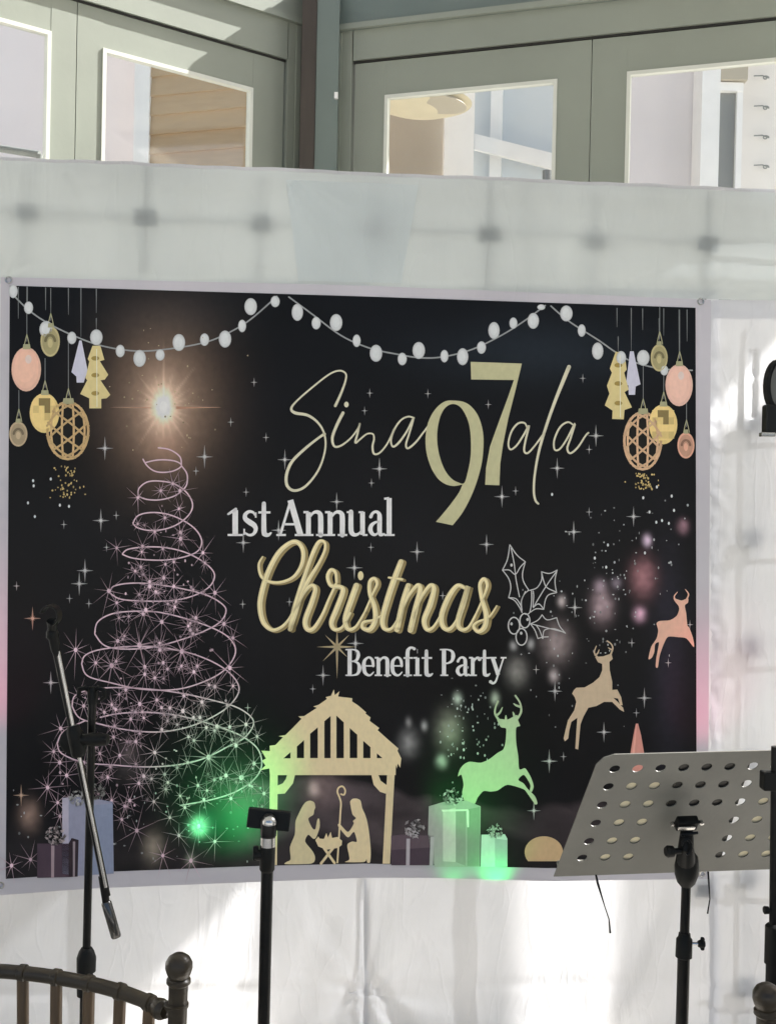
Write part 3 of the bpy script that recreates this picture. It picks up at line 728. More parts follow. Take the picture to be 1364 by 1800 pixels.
# sparkle stars
def sparkle(s, x, y, r_, col=WHITE, big=True, layer=9):
    for (dx, dy, l) in ((0, 1, 1.25), (1, 0, .9)):
        for sg in (-1, 1):
            ex, ey = x + dx * l * r_ * sg, y + dy * l * r_ * sg
            w_ = max(1.1, r_ * .11); s.tri([(x - dy * w_, y - dx * w_), (x + dy * w_, y + dx * w_), (ex, ey)], [(0, 1, 2), (0, 2, 1)], mul(col, .75), layer)
    if big:
        for a in (45, 135, 225, 315):
            ex, ey = x + math.cos(R(a)) * r_ * .42, y + math.sin(R(a)) * r_ * .42
            nx, ny = -math.sin(R(a)) * .9, math.cos(R(a)) * .9
            s.tri([(x - nx, y - ny), (x + nx, y + ny), (ex, ey)], [(0, 1, 2), (0, 2, 1)], mul(col, .45), layer)
    s.ell(x, y, r_ * .12 + .5, r_ * .15 + .5, mul(col, .9), layer + 1, 8)
for x, y, r_ in ((185, 788, 17), (360, 803, 17), (178, 915, 17), (150, 1003, 17), (140, 1026, 17), (90, 1200, 16), (501, 808, 15), (667, 824, 16), (592, 882, 14), (490, 932, 15), (428, 954, 15), (733, 970, 15), (623, 998, 17), (855, 957, 15),
                 (882, 873, 16), (979, 823, 15), (1047, 766, 16), (1008, 935, 16), (1113, 908, 15), (1010, 1068, 15), (975, 1215, 15), (1132, 1227, 15), (1061, 1287, 15), (965, 1338, 17), (938, 1425, 14), (568, 1187, 15), (625, 1131, 17), (58, 1087, 17), (38, 1398, 16)):
    s = Ink('printed_star'); sparkle(s, x, y, r_, WHITE if x not in (58, 38) else ink(200, 160, 140)); s.build()
for x, y in ((345, 828), (205, 906), (113, 922), (188, 962), (123, 1052), (157, 1061), (433, 865), (447, 672), (406, 742), (468, 769), (653, 849), (652, 962), (509, 1058), (427, 1062), (778, 1047), (752, 692), (858, 711), (906, 863), (1035, 790), (1024, 665),
             (1035, 900), (1110, 1130), (990, 1330), (1118, 1253), (641, 722), (650, 691), (550, 1211), (942, 1177), (30, 1030), (436, 1244), (1212, 1098), (1174, 1165)):
    s = Ink('printed_star'); sparkle(s, x, y, 7, mul(WHITE, .85), False); s.build()
s = Ink('printed_speckle')      # gold and silver dust
for i in range(60):
    t = random.random() ** .8; x = 120 + random.gauss(0, 6 + 10 * t); y = 815 + t * 60
    s.ell(x, y, random.uniform(.8, 1.8), random.uniform(1, 2.4), mul(GB, random.uniform(.5, 1)), 5, 6)
    x = 1130 + random.gauss(0, 6 + 8 * t); y = 830 + t * 30; s.ell(x, y, random.uniform(.8, 1.8), random.uniform(1, 2.2), mul(GB, random.uniform(.5, 1.1)), 5, 6)
for x, y in ((59, 845), (60, 854), (50, 884), (62, 908), (106, 888), (122, 890), (90, 842), (1154, 856), (1130, 875), (1180, 872), (1163, 915), (1175, 920), (1141, 900), (1184, 897), (1153, 918), (970, 869), (1068, 958), (1045, 981), (1065, 997), (1133, 972)):
    s.ell(x, y, 2, 3, mul(GREY, 1.1), 5, 6)
for i in range(170):                   # dust drifting over the right of the sky
    x = random.gauss(1060, 75); y = random.gauss(1060, 90) - (x - 1060) * .9
    if x < 880 or x > 1215 or y < 850 or y > 1300: continue
    s.ell(x, y, random.uniform(.6, 2), random.uniform(.8, 2.8), mul(GREY, random.uniform(.2, 1.0)), 5, 6)
for i in range(90):
    x = random.gauss(825, 30); y = random.gauss(1275, 45); s.ell(x, y, random.uniform(.6, 2), random.uniform(1, 3), mul(GREY, random.uniform(.3, 1)), 5, 6)
for i in range(90):
    x = random.uniform(20, 470); y = random.uniform(1380, 1515); s.ell(x, y, random.uniform(.6, 2.4), random.uniform(.8, 3), mul(GREY, random.uniform(.2, .9)), 5, 6)
for i in range(50):
    x = random.gauss(288, 45); y = random.gauss(700, 60); s.ell(x, y, random.uniform(.6, 1.8), random.uniform(.8, 2.2), mul(TAN, random.uniform(.2, .7)), 5, 6)
s.build(kind='stuff')

# long points of the starburst at the tree top
s = Ink('printed_starburst'); cx, cy = 288, 716
SB = ink(185, 150, 128)
for a, l in ((0, 102), (180, 96)):
    dx, dy = math.cos(R(a)), math.sin(R(a))
    s.tri([(cx + dx * 22 - dy * 1.6, cy + dy * 22 - dx * 1.6), (cx + dx * 22 + dy * 1.6, cy + dy * 22 + dx * 1.6 + 1.6), (cx + dx * l, cy + dy * l)], [(0, 1, 2), (0, 2, 1)], SB, 3)
s.ell(cx, cy, 7, 11, ink(215, 205, 185), 4)
s.build()

# spiral tree
LINE = ink(188, 163, 173)
s = Ink('printed_spiral_tree')
SP = [z7([(715, 75), (735, 108), (770, 135), (815, 143), (870, 135), (908, 110), (880, 88), (820, 80), (770, 84), (725, 95)]),
      z7([(790, 20), (850, 30), (900, 65), (908, 110)]), z7([(908, 110), (935, 150), (935, 200), (915, 230), (870, 262), (800, 280), (735, 278), (692, 262)]),
      z7([(692, 262), (695, 225), (735, 192), (795, 186), (870, 200), (930, 240), (962, 295), (952, 345), (900, 395), (830, 425), (750, 433), (690, 420), (665, 398)]),
      z7([(665, 398), (690, 360), (750, 344), (830, 350), (910, 380), (975, 425), (1008, 480), (995, 530), (940, 560), (840, 580), (740, 580), (660, 570), (612, 552)]),
      z7([(612, 552), (640, 528), (720, 516), (820, 518), (920, 540), (1010, 585), (1068, 640), (1065, 690), (1020, 735), (940, 768), (840, 785), (700, 785), (600, 775), (550, 745)]),
      z7([(550, 745), (570, 712), (650, 697), (760, 700), (900, 722), (1030, 755), (1110, 800), (1130, 840), (1095, 895), (1000, 945), (870, 990), (740, 1020), (600, 1025), (520, 1005), (475, 950)]),
      z7([(475, 950), (490, 890), (560, 850), (660, 837), (780, 840), (900, 865), (1050, 915), (1140, 965), (1178, 1030), (1150, 1100), (1080, 1160), (960, 1210), (850, 1230), (700, 1225), (560, 1195), (440, 1160), (410, 1100)]),
      z7([(410, 1100), (430, 1055), (520, 1025), (700, 1012), (880, 1030), (1020, 1070), (1130, 1130), (1190, 1200), (1185, 1260), (1120, 1330), (1010, 1390), (900, 1425), (780, 1440), (640, 1430), (500, 1400), (400, 1370), (362, 1310)]),
      z7([(362, 1310), (375, 1260), (440, 1232), (560, 1218), (740, 1225), (900, 1245), (1050, 1278), (1180, 1315), (1255, 1365), (1265, 1410), (1220, 1470)]) + z8([(1150, 200), (1020, 265), (880, 298), (720, 307), (560, 297), (420, 285), (310, 240), (288, 190)]),
      z8([(288, 190), (320, 130), (430, 75)]), z8([(500, 60), (600, 40), (740, 35), (880, 48), (1000, 78), (1120, 115), (1220, 160), (1290, 220), (1308, 300), (1270, 370), (1180, 430), (1060, 470), (900, 500)])]
for i, p in enumerate(SP): s.rib(p, 2.3, mul(LINE, .9), 6, cap=False)
def burst(s, x, y, r_, col, layer=7):
    n = random.choice([8, 8, 10]); a0 = random.uniform(0, 45)
    for i in range(n):
        a = a0 + 360 / n * i + random.uniform(-6, 6); l = r_ * random.uniform(.6, 1.35)
        ex, ey = x + math.cos(R(a)) * l, y + math.sin(R(a)) * l * 1.15; nx, ny = -math.sin(R(a)) * .8, math.cos(R(a)) * .8
        s.tri([(x - nx, y - ny), (x + nx, y + ny), (ex, ey)], [(0, 1, 2), (0, 2, 1)], mul(col, random.uniform(.6, .95)), layer)
    s.ell(x, y, r_ * .07 + .7, r_ * .09 + .8, mul(col, 1.1), layer + 1, 8)
BS = z7([(805, 235), (865, 200), (900, 235), (895, 325), (690, 270), (825, 370), (690, 400), (775, 440), (905, 475), (815, 525), (710, 540), (870, 590), (1015, 545), (1025, 595), (585, 520), (705, 615), (820, 670), (750, 712), (870, 712), (1075, 745),
         (585, 795), (730, 830), (875, 815), (980, 870), (810, 890), (545, 735), (1120, 900), (1165, 970), (700, 1005), (590, 985), (800, 1030), (910, 1035), (560, 1110), (380, 1030), (970, 1140), (725, 1115), (775, 1170), (480, 1095), (1150, 1120),
         (1045, 1205), (630, 1230), (700, 1300), (785, 1280), (850, 1320), (920, 1260), (1010, 1290), (1135, 1305), (570, 1320), (655, 1375), (720, 1370), (915, 1335), (1165, 1210), (395, 1260), (420, 1310)]) + \
     z8([(305, 115), (270, 230), (300, 285), (240, 410), (290, 485), (440, 640), (580, 20), (700, 140), (810, 120), (1000, 60), (1085, 105), (970, 175), (1180, 200), (1045, 258), (940, 285), (775, 235), (540, 360), (560, 475), (650, 475), (720, 355), (840, 385), (770, 480),
         (990, 400), (1130, 350), (1210, 360), (1270, 290), (1230, 95), (1285, 155), (1155, 465), (1260, 405), (1035, 425), (1020, 470), (925, 510), (990, 610), (850, 560), (895, 650), (1075, 680), (955, 775), (685, 625), (610, 570), (335, 350), (500, 240), (600, 250), (680, 180),
         (1320, 440), (60, 800), (155, 770), (815, 750)])
for x, y in BS: burst(s, x, y, random.uniform(18, 38) * (1 if y > 1020 else .75), mul(LINE, random.uniform(.8, 1.15)))
for x, y, r_ in ((246, 1134, 48), (197, 1170, 42), (320, 1145, 40), (318, 947, 32), (367, 1331, 42), (424, 1367, 40), (350, 1452, 34), (255, 1185, 28)): burst(s, x, y, r_, mul(LINE, 1.1))
for i in range(60):
    t = random.random() ** .65; y = 900 + t * 540; hw = 30 + t * 160; x = 288 - t * 10 + random.uniform(-hw, hw)
    burst(s, x, y, random.uniform(16, 30), mul(LINE, random.uniform(.6, 1.1)))
for i in range(150):          # little bursts and dust filling the cone of the tree
    t = random.random() ** .6; y = 860 + t * 560; hw = 25 + t * 165; x = 290 - t * 15 + random.uniform(-hw, hw)
    if random.random() < .35: burst(s, x, y, random.uniform(7, 16), mul(LINE, random.uniform(.4, .9)))
    else: s.ell(x, y, random.uniform(.8, 2.4), random.uniform(1, 3), mul(LINE, random.uniform(.4, 1)), 7, 6)
s.build()

# ---- lettering
SG = ink(174, 171, 150)
s = Ink('printed_word')
W1 = [4.5, 4.5, 4.2, 4, 4, 4.2, 4.5, 4.5]
for p, wd in ((z4([(550, 612), (578, 550), (597, 495), (597, 463), (568, 450), (520, 468), (440, 530), (372, 590), (347, 625), (365, 645), (420, 655), (465, 685), (495, 730), (505, 790), (492, 860), (462, 925), (410, 985), (360, 1003), (328, 980), (325, 930), (350, 870), (410, 810), (470, 762), (500, 742)]), [5, 3, 3, 3, 5.5, 3.5, 3.2, 4.2, 5.5, 5, 3.2]),
              (z4([(585, 645), (555, 705), (536, 760), (545, 798), (575, 796), (620, 762), (652, 720), (662, 695)]), [5.5, 5, 3.5, 3, 2.6]),
              (z4([(662, 695), (652, 740), (642, 782), (662, 768), (695, 742), (722, 742), (728, 765), (721, 800), (728, 833), (755, 828), (790, 785), (820, 720)]), [3.5, 3.8, 2.6, 2.8, 4, 3, 2.6]),
              (z4([(912, 668), (885, 662), (852, 678), (822, 720), (806, 770), (815, 800), (842, 782), (880, 728), (910, 668), (890, 740), (875, 790), (885, 808), (920, 780), (955, 735), (976, 708)]), [3, 3, 4, 3, 3.4, 3.5, 3.5, 2.6])):
    s.rib(p, wd, SG, 8)
s.ell(609, 711, 4, 5, SG, 8); s.build(label='thin cream script word Sina')
s = Ink('printed_word')
o9 = z4([(1100, 588), (1060, 590), (1025, 612), (995, 650), (974, 700), (965, 765), (970, 830), (990, 895), (1020, 945), (1055, 972), (1095, 982), (1135, 975), (1120, 1010), (1085, 1060), (1045, 1110), (1013, 1147), (1090, 1163), (1135, 1105), (1175, 1030), (1205, 950), (1225, 870), (1232, 790), (1228, 725), (1208, 660), (1175, 615), (1140, 594)])
i9 = z4([(1088, 604), (1055, 622), (1032, 665), (1020, 725), (1020, 790), (1033, 855), (1055, 910), (1085, 948), (1115, 965), (1143, 968), (1160, 915), (1172, 850), (1174, 780), (1168, 710), (1150, 655), (1122, 615)])
o9 = cr(o9[16:] + o9[:12]) + cr(o9[11:16])[1:] ; s.poly(o9, GOLD, 10, [cr(i9, True)])
s.poly([(827, 636), (917, 639), (906, 685), (893, 736), (884, 781), (879, 815), (877.5, 853), (852.5, 852), (854, 823), (861, 785), (876, 743), (893, 697), (903, 668), (828, 667)], GOLD, 11)
s.build(label='large khaki gold numeral 97')
s = Ink('printed_word')
for p, wd in ((z5([(182, 692), (168, 660), (135, 662), (105, 700), (90, 755), (100, 785), (130, 765), (165, 712), (188, 672), (172, 740), (165, 790), (182, 802), (215, 768), (262, 705)]), [2.6, 3.5, 3, 3.4, 3.5, 3.5, 2.6]),
              (z5([(378, 392), (350, 460), (310, 560), (268, 680), (236, 790), (216, 900), (211, 980), (218, 1025), (232, 1043)]), [7, 6.5, 5.5, 5, 4.5, 4, 4, 4, 3.5]),
              (z5([(398, 668), (372, 655), (335, 680), (308, 740), (310, 785), (335, 782), (370, 732), (406, 662), (386, 730), (370, 780), (385, 803), (420, 775), (455, 722), (470, 706)]), [2.6, 3.5, 3, 3.4, 3.5, 3.5, 2.6])):
    s.rib(p, wd, SG, 12)
s.build(label='thin cream script letters ala')

G = {  # serif letters: width, strokes (points in x-height units, y up), stroke widths
 '1': (.55, [([(.28, 1.02), (.28, .04)], .19), ([(.02, .86), (.12, .93), (.30, 1.06)], [.07, .09, .1]), ([(.0, .035), (.56, .035)], .07)]),
 's': (.60, [([(.52, .80), (.42, .93), (.25, .96), (.10, .85), (.10, .68), (.28, .54), (.46, .42), (.53, .26), (.44, .08), (.26, .03), (.08, .12)], [.07, .09, .11, .14, .17, .2, .19, .15, .11, .09, .07]), ([(.53, .93), (.53, .72)], .06), ([(.05, .28), (.05, .04)], .06)]),
 't': (.50, [([(.22, 1.28), (.22, .22), (.28, .06), (.40, .04), (.50, .12)], [.15, .18, .17, .12, .06]), ([(.0, .93), (.48, .93)], .08)]),
 'A': (1.05, [([(.50, 1.36), (.14, .04)], .085), ([(.50, 1.42), (.86, .04)], .20), ([(.24, .46), (.72, .46)], .075), ([(.0, .035), (.34, .035)], .07), ([(.66, .035), (1.05, .035)], .07)]),
 'n': (.84, [([(.19, .94), (.19, .04)], .17), ([(.0, .94), (.2, .94)], .08), ([(.24, .72), (.36, .90), (.50, .95), (.62, .88), (.655, .70), (.655, .04)], [.05, .09, .12, .16, .18, .18]), ([(.0, .035), (.38, .035)], .07), ([(.48, .035), (.84, .035)], .07)]),
 'u': (.84, [([(.17, .95), (.17, .28), (.22, .1), (.35, .04), (.50, .1), (.60, .24)], [.17, .18, .17, .12, .08, .05]), ([(.64, .95), (.64, .04)], .17), ([(.0, .94), (.2, .94)], .07), ([(.48, .94), (.68, .94)], .07), ([(.64, .035), (.84, .035)], .07)]),
 'a': (.66, [([(.10, .76), (.18, .90), (.32, .96), (.44, .88), (.47, .72), (.47, .16), (.54, .05), (.66, .08)], [.13, .1, .1, .14, .17, .17, .13, .06]), ([(.47, .56), (.30, .54), (.13, .42), (.08, .24), (.17, .08), (.30, .05), (.44, .16)], [.06, .09, .14, .17, .13, .09, .05])]),
 'l': (.42, [([(.2, 1.50), (.2, .04)], .18), ([(.0, 1.47), (.2, 1.50)], .08), ([(.0, .035), (.42, .035)], .07)]),
 'B': (.92, [([(.2, 1.38), (.2, .04)], .2), ([(.0, 1.36), (.42, 1.36), (.64, 1.26), (.68, 1.06), (.60, .84), (.42, .76), (.22, .76)], [.07, .07, .13, .18, .14, .08, .07]), ([(.42, .76), (.66, .66), (.75, .42), (.66, .14), (.42, .04), (.0, .035)], [.07, .12, .2, .14, .07, .07])]),
 'e': (.66, [([(.14, .52), (.56, .52)], .07), ([(.58, .52), (.54, .80), (.40, .95), (.25, .93), (.10, .76), (.07, .48), (.12, .2), (.28, .05), (.44, .05), (.60, .2)], [.13, .14, .1, .1, .16, .19, .17, .12, .09, .05])]),
 'f': (.55, [([(.2, .04), (.2, 1.15), (.26, 1.38), (.40, 1.47), (.54, 1.40)], [.18, .18, .15, .09, .14]), ([(.0, .93), (.48, .93)], .08), ([(.0, .035), (.42, .035)], .07)]),
 'i': (.42, [([(.2, .94), (.2, .04)], .18), ([(.0, .93), (.2, .94)], .08), ([(.0, .035), (.42, .035)], .07), ([(.19, 1.28), (.21, 1.28)], .2)]),
 'P': (.85, [([(.2, 1.38), (.2, .04)], .2), ([(.0, 1.36), (.42, 1.36), (.66, 1.25), (.72, 1.02), (.64, .78), (.42, .66), (.22, .66)], [.07, .07, .14, .2, .14, .08, .07]), ([(.0, .035), (.44, .035)], .07)]),
 'r': (.58, [([(.19, .94), (.19, .04)], .17), ([(.0, .94), (.2, .94)], .08), ([(.22, .66), (.32, .86), (.44, .94), (.54, .86)], [.05, .09, .12, .17]), ([(.0, .035), (.40, .035)], .07)]),
 'y': (.82, [([(.16, .93), (.42, .06)], .17), ([(.68, .93), (.40, .0), (.30, -.28), (.18, -.38), (.06, -.30)], [.07, .08, .09, .1, .15]), ([(.0, .94), (.34, .94)], .07), ([(.54, .94), (.82, .94)], .07)]),
}
def serif(word, boxes, base, xh, name='printed_word', label=None, zz=z6, col=WHITE):
    s = Ink(name)
    for ch_, (x0, x1) in zip(word, boxes):
        wd, st = G[ch_]; k = (x1 - x0) / wd; sc = zz([(0, 0), (1, 0)]); ps_ = (sc[1][0] - sc[0][0])
        for pts, w_ in st:
            P = zz([(x0 + x * k, base - y * xh) for x, y in pts]); av = (k * .55 + xh * .45) * ps_ * 1.12
            ww = [q * av for q in w_] if isinstance(w_, list) else w_ * av
            s.rib(P, ww, col, 13, smooth=len(pts) > 2, cap=len(pts) > 2)
    s.build(label=label)
serif('1st', [(52, 118), (120, 184), (188, 244)], 207, 112, label='white serif word 1st')
serif('Annual', [(268, 398), (388, 486), (484, 582), (580, 672), (676, 746), (746, 792)], 207, 112, label='white serif word Annual')
serif('Benefit', [(577, 650), (650, 704), (704, 776), (776, 830), (832, 880), (876, 912), (912, 960)], 829, 86, label='white serif word Benefit')
serif('Party', [(995, 1062), (1064, 1122), (1122, 1172), (1172, 1214), (1212, 1288)], 829, 86, label='white serif word Party')

CH = [([(207, 300), (190, 335), (200, 385), (235, 410), (290, 412), (345, 388), (380, 335), (386, 275), (362, 236), (325, 240), (275, 285), (232, 365), (205, 450), (195, 520), (210, 590), (248, 624), (290, 612), (325, 575), (350, 525)], [3, 5, 6, 5, 6, 8, 8, 9, 9, 10, 10, 9, 6, 5, 4]),
      ([(328, 622), (350, 560), (378, 470), (412, 400), (455, 330), (482, 272), (482, 236), (458, 232), (435, 270), (405, 350), (372, 450), (345, 540), (330, 620)], [8, 8, 7, 5, 6, 7, 9, 9, 9]),
      ([(345, 560), (385, 470), (420, 428), (440, 442), (425, 500), (396, 580), (404, 620), (432, 618), (470, 560), (500, 490), (535, 415)], [4, 5, 7, 9, 10, 10, 8, 6, 5, 4]),
      ([(535, 415), (530, 370), (510, 358), (495, 388), (510, 428), (552, 434), (562, 455), (535, 530), (512, 590), (525, 622), (560, 612), (595, 550)], [5, 6, 7, 7, 7, 9, 10, 10, 8, 5, 4]),
      ([(622, 428), (600, 490), (573, 575), (585, 620), (620, 610), (660, 545)], [11, 11, 10, 8, 5, 4]),
      ([(660, 545), (695, 465), (714, 420), (702, 396), (682, 412), (682, 462), (702, 520), (706, 580), (682, 622), (650, 615), (655, 590), (700, 580), (735, 560)], [4, 4, 6, 7, 7, 8, 10, 10, 7, 6, 4, 4]),
      ([(820, 322), (790, 400), (760, 490), (738, 575), (746, 618), (778, 618), (810, 570)], [10, 11, 11, 10, 8, 5, 4]), ([(766, 392), (825, 400)], [4, 5]),
      ([(852, 428), (830, 500), (802, 622)], [10, 11, 11]), ([(812, 590), (845, 490), (890, 428), (905, 445), (885, 530), (862, 625)], [4, 5, 7, 9, 11, 11]),
      ([(868, 600), (900, 500), (945, 430), (966, 440), (950, 510), (923, 580), (935, 622), (965, 610), (1005, 545)], [4, 5, 7, 9, 11, 10, 8, 5, 4]),
      ([(1105, 440), (1070, 428), (1030, 480), (1000, 560), (1008, 612), (1040, 618), (1080, 555), (1118, 430), (1095, 510), (1072, 590), (1088, 622), (1120, 612), (1155, 550)], [6, 8, 10, 10, 9, 7, 5, 9, 11, 10, 8, 5, 4]),
      ([(1155, 550), (1188, 475), (1202, 425), (1188, 398), (1170, 425), (1180, 490), (1198, 560), (1190, 612), (1162, 632), (1142, 608), (1162, 588), (1210, 568), (1245, 518)], [4, 4, 6, 7, 7, 8, 10, 10, 7, 6, 4, 4, 3])]
s = Ink('printed_word'); cF, cB = ink(186, 176, 138), ink(112, 100, 68)
for p, wd in CH:
    q = z6(p)
    for k in range(5): s.rib([(x + 1.0 + k * .95, y + .2 + k * .45) for x, y in q], [v * 1.0 for v in wd], mul(cB, .75 + .12 * k), 13 + k * .3)
    s.rib(q, [v * .92 for v in wd], cF, 15.5)
    s.rib([(x - .8, y - .6) for x, y in q], [max(.8, v * .28) for v in wd], mul(cF, 1.22), 16)
s.ell(634, 1012, 5, 8, cF, 15.5); s.build(label='chunky gold script word Christmas')

# star above the stable, holly
s = Ink('printed_star'); cx, cy = z6([(537, 700)])[0]
for a, l in ((90, 56), (270, 32), (0, 34), (180, 36), (45, 26), (135, 36), (225, 30), (-45, 30)):
    ex, ey = cx + math.cos(R(a)) * l, cy + math.sin(R(a)) * l; nx, ny = -math.sin(R(a)) * 2.6, math.cos(R(a)) * 2.6
    s.tri([(cx - nx, cy - ny), (cx + nx, cy + ny), (ex, ey)], [(0, 1, 2), (0, 2, 1)], TAN, 12)
s.build(label='gold eight pointed star above the stable')
s = Ink('printed_holly')
for p in ([(122, 128), (165, 190), (215, 230)], [(215, 230), (198, 300), (205, 350), (235, 400)], [(235, 400), (205, 430), (188, 480), (195, 535)], [(122, 128), (108, 215), (78, 280)], [(78, 280), (115, 330), (128, 385), (115, 445)], [(115, 445), (150, 462), (178, 500), (195, 535)],
          [(130, 150), (148, 240), (160, 340), (180, 440)], [(78, 280), (120, 280), (155, 305), (185, 262), (215, 230)], [(115, 445), (160, 452), (186, 490)],
          [(405, 280), (392, 345), (402, 415)], [(402, 415), (355, 428), (335, 460), (325, 515)], [(325, 515), (280, 512), (245, 532)], [(405, 280), (360, 300), (312, 290)], [(312, 290), (312, 340), (285, 385), (240, 402)],
          [(400, 290), (350, 360), (300, 440), (262, 505)], [(312, 290), (325, 345), (345, 385), (402, 412)], [(262, 505), (295, 482), (325, 515)], [(215, 408), (192, 465), (195, 520)], [(252, 405), (252, 470), (240, 535), (215, 545)], [(262, 405), (265, 440), (260, 500)],
          [(245, 602), (290, 580), (315, 548)], [(315, 548), (345, 578), (402, 565)], [(402, 565), (420, 615), (455, 658)], [(455, 658), (390, 632), (330, 640), (320, 690)], [(245, 602), (272, 640), (290, 690)], [(290, 690), (320, 682), (352, 680)], [(250, 602), (340, 625), (440, 650)], [(280, 610), (300, 640), (318, 690)]):
    s.rib(d3(p), 1.7, mul(WHITE, .75), 9)
for x, y, a, b in ((147, 613, 34, 50), (212, 583, 30, 43), (192, 680, 33, 50)):
    (X, Y), = d3([(x, y)]); s.ring(X, Y, a * .2933, b * .2933, 2.2, mul(WHITE, .75), 9)
for x, y in ((132, 602), (228, 576), (190, 658), (132, 250)): s.ell(*d3([(x, y)])[0], 2.4, 3, mul(WHITE, .7), 9, 6)
s.build()

crn1 = lambda p: cr(n1(p), True, 4, .4)
# nativity
s = Ink('printed_stable')
roof = [(750, 128), (757, 168), (790, 140), (780, 178), (880, 190), (878, 212), (920, 240), (978, 290), (972, 298), (1008, 325), (1002, 350), (1070, 400), (1058, 415), (1130, 480), (1205, 545), (1198, 560), (1225, 615), (1217, 680), (1200, 650), (1193, 685), (1186, 660), (1185, 732), (300, 732), (296, 685), (232, 697), (268, 665), (245, 630), (272, 615), (240, 560), (300, 562), (298, 525), (338, 520), (392, 465), (360, 457), (408, 450), (460, 400), (522, 335), (500, 318), (542, 315), (630, 258), (606, 248), (645, 235), (702, 195), (692, 182), (730, 172)]
holes = [[(395, 614), (445, 570), (445, 614)], [(490, 612), (490, 530), (540, 485), (540, 612)], [(583, 612), (583, 440), (637, 395), (637, 612)], [(683, 612), (683, 352), (727, 315), (727, 612)],
         [(768, 612), (768, 312), (820, 360), (820, 612)], [(862, 612), (862, 400), (915, 447), (915, 612)], [(957, 612), (957, 490), (1008, 535), (1008, 612)], [(1053, 612), (1053, 578), (1092, 612)]]
s.poly(n1(roof), TAN, 9, [n1(h) for h in holes])
s.poly(n1([(300, 725), (355, 725), (350, 1366), (292, 1368)]), mul(TAN, .98), 8.5); s.poly(n1([(1125, 725), (1178, 725), (1145, 1357), (1093, 1357)]), mul(TAN, .95), 8.5)
s.poly(n1([(422, 725), (478, 725), (462, 790), (405, 862), (352, 866), (352, 806), (390, 790), (412, 760)]), TAN, 8); s.poly(n1([(1013, 725), (1062, 725), (1080, 772), (1126, 806), (1126, 866), (1075, 850), (1030, 800)]), TAN, 8)
s.build(label='printed gold stable with a ragged thatched roof')
s = Ink('printed_kneeling_figure')
s.poly(crn1([(410, 1360), (415, 1345), (445, 1325), (441, 1240), (475, 1150), (480, 1060), (500, 1010), (530, 950), (555, 920), (585, 912), (612, 925), (620, 960), (612, 980), (605, 1012), (570, 1040), (598, 1105), (620, 1112), (634, 1045), (648, 1043), (650, 1100), (626, 1170), (605, 1181), (570, 1152), (548, 1200), (600, 1268), (618, 1310), (610, 1345), (570, 1358)]), mixc(TAN, GOLD, .4), 9)
s.build(label='printed veiled figure kneeling with praying hands')
s = Ink('printed_kneeling_figure')
s.poly(crn1([(865, 920), (880, 900), (910, 897), (938, 912), (950, 965), (970, 1010), (985, 1060), (1000, 1150), (1010, 1270), (1005, 1345), (985, 1348), (980, 1325), (960, 1345), (830, 1345), (860, 1325), (845, 1240), (850, 1215), (880, 1200), (912, 1200), (892, 1132), (860, 1166), (838, 1164), (780, 1092), (790, 1075), (840, 1128), (860, 1125), (890, 1075), (885, 1055), (905, 1035), (882, 1010), (870, 960)]), TAN, 9)
s.rib(n1([(775, 1348), (785, 1190), (796, 1000), (800, 930), (790, 890), (775, 850), (785, 820), (812, 812), (830, 840), (822, 870), (800, 866)]), 3, TAN, 8.5)
s.build(label='printed figure kneeling with a crooked staff')
s = Ink('printed_manger')
s.poly(n1([(620, 1190), (640, 1165), (652, 1180), (680, 1182), (698, 1140), (708, 1172), (728, 1132), (738, 1175), (775, 1168), (808, 1195), (805, 1225), (780, 1245), (700, 1258), (640, 1235)]), TAN, 10)
s.rib(n1([(680, 1245), (755, 1352)]), 4.6, TAN, 9.5); s.rib(n1([(745, 1245), (660, 1355)]), 4.6, TAN, 9.5); s.build()

# reindeer
def deer(zz, body, ant, col, w_, label):
    s = Ink('printed_reindeer'); s.poly(zz(body) if 'middle' in label else cr(zz(body), True, 4, .4), col, 9)
    for a in ant: s.rib(zz(a), [w_, w_ * .8, w_ * .4], col, 9.5)
    s.build(label=label)
deer(n2, [(500, 740), (515, 690), (545, 655), (585, 637), (660, 645), (720, 620), (780, 575), (820, 550), (835, 500), (840, 440), (838, 402), (805, 395), (787, 368), (778, 335), (850, 340), (915, 308), (925, 350), (938, 385), (910, 400), (910, 500), (925, 600), (932, 690), (970, 683), (988, 702), (1015, 750), (1033, 810), (1020, 850), (1006, 840), (1010, 800), (965, 730), (925, 765), (962, 790), (992, 830), (1042, 880), (1060, 930), (1045, 940), (1030, 920), (990, 862), (960, 830), (850, 800), (780, 840), (730, 848), (680, 845), (640, 890), (615, 938), (555, 930), (530, 860), (540, 800), (525, 730)],
     [[(790, 345), (762, 300), (765, 255), (782, 212)], [(772, 312), (796, 290), (813, 255)], [(918, 335), (945, 285), (938, 225), (905, 172)], [(938, 250), (910, 240), (893, 228)], [(838, 340), (838, 325), (838, 312)], [(897, 318), (893, 302), (888, 288)]],
     ink(150, 158, 135), 4.2, 'largest reindeer leaping behind the gift boxes')
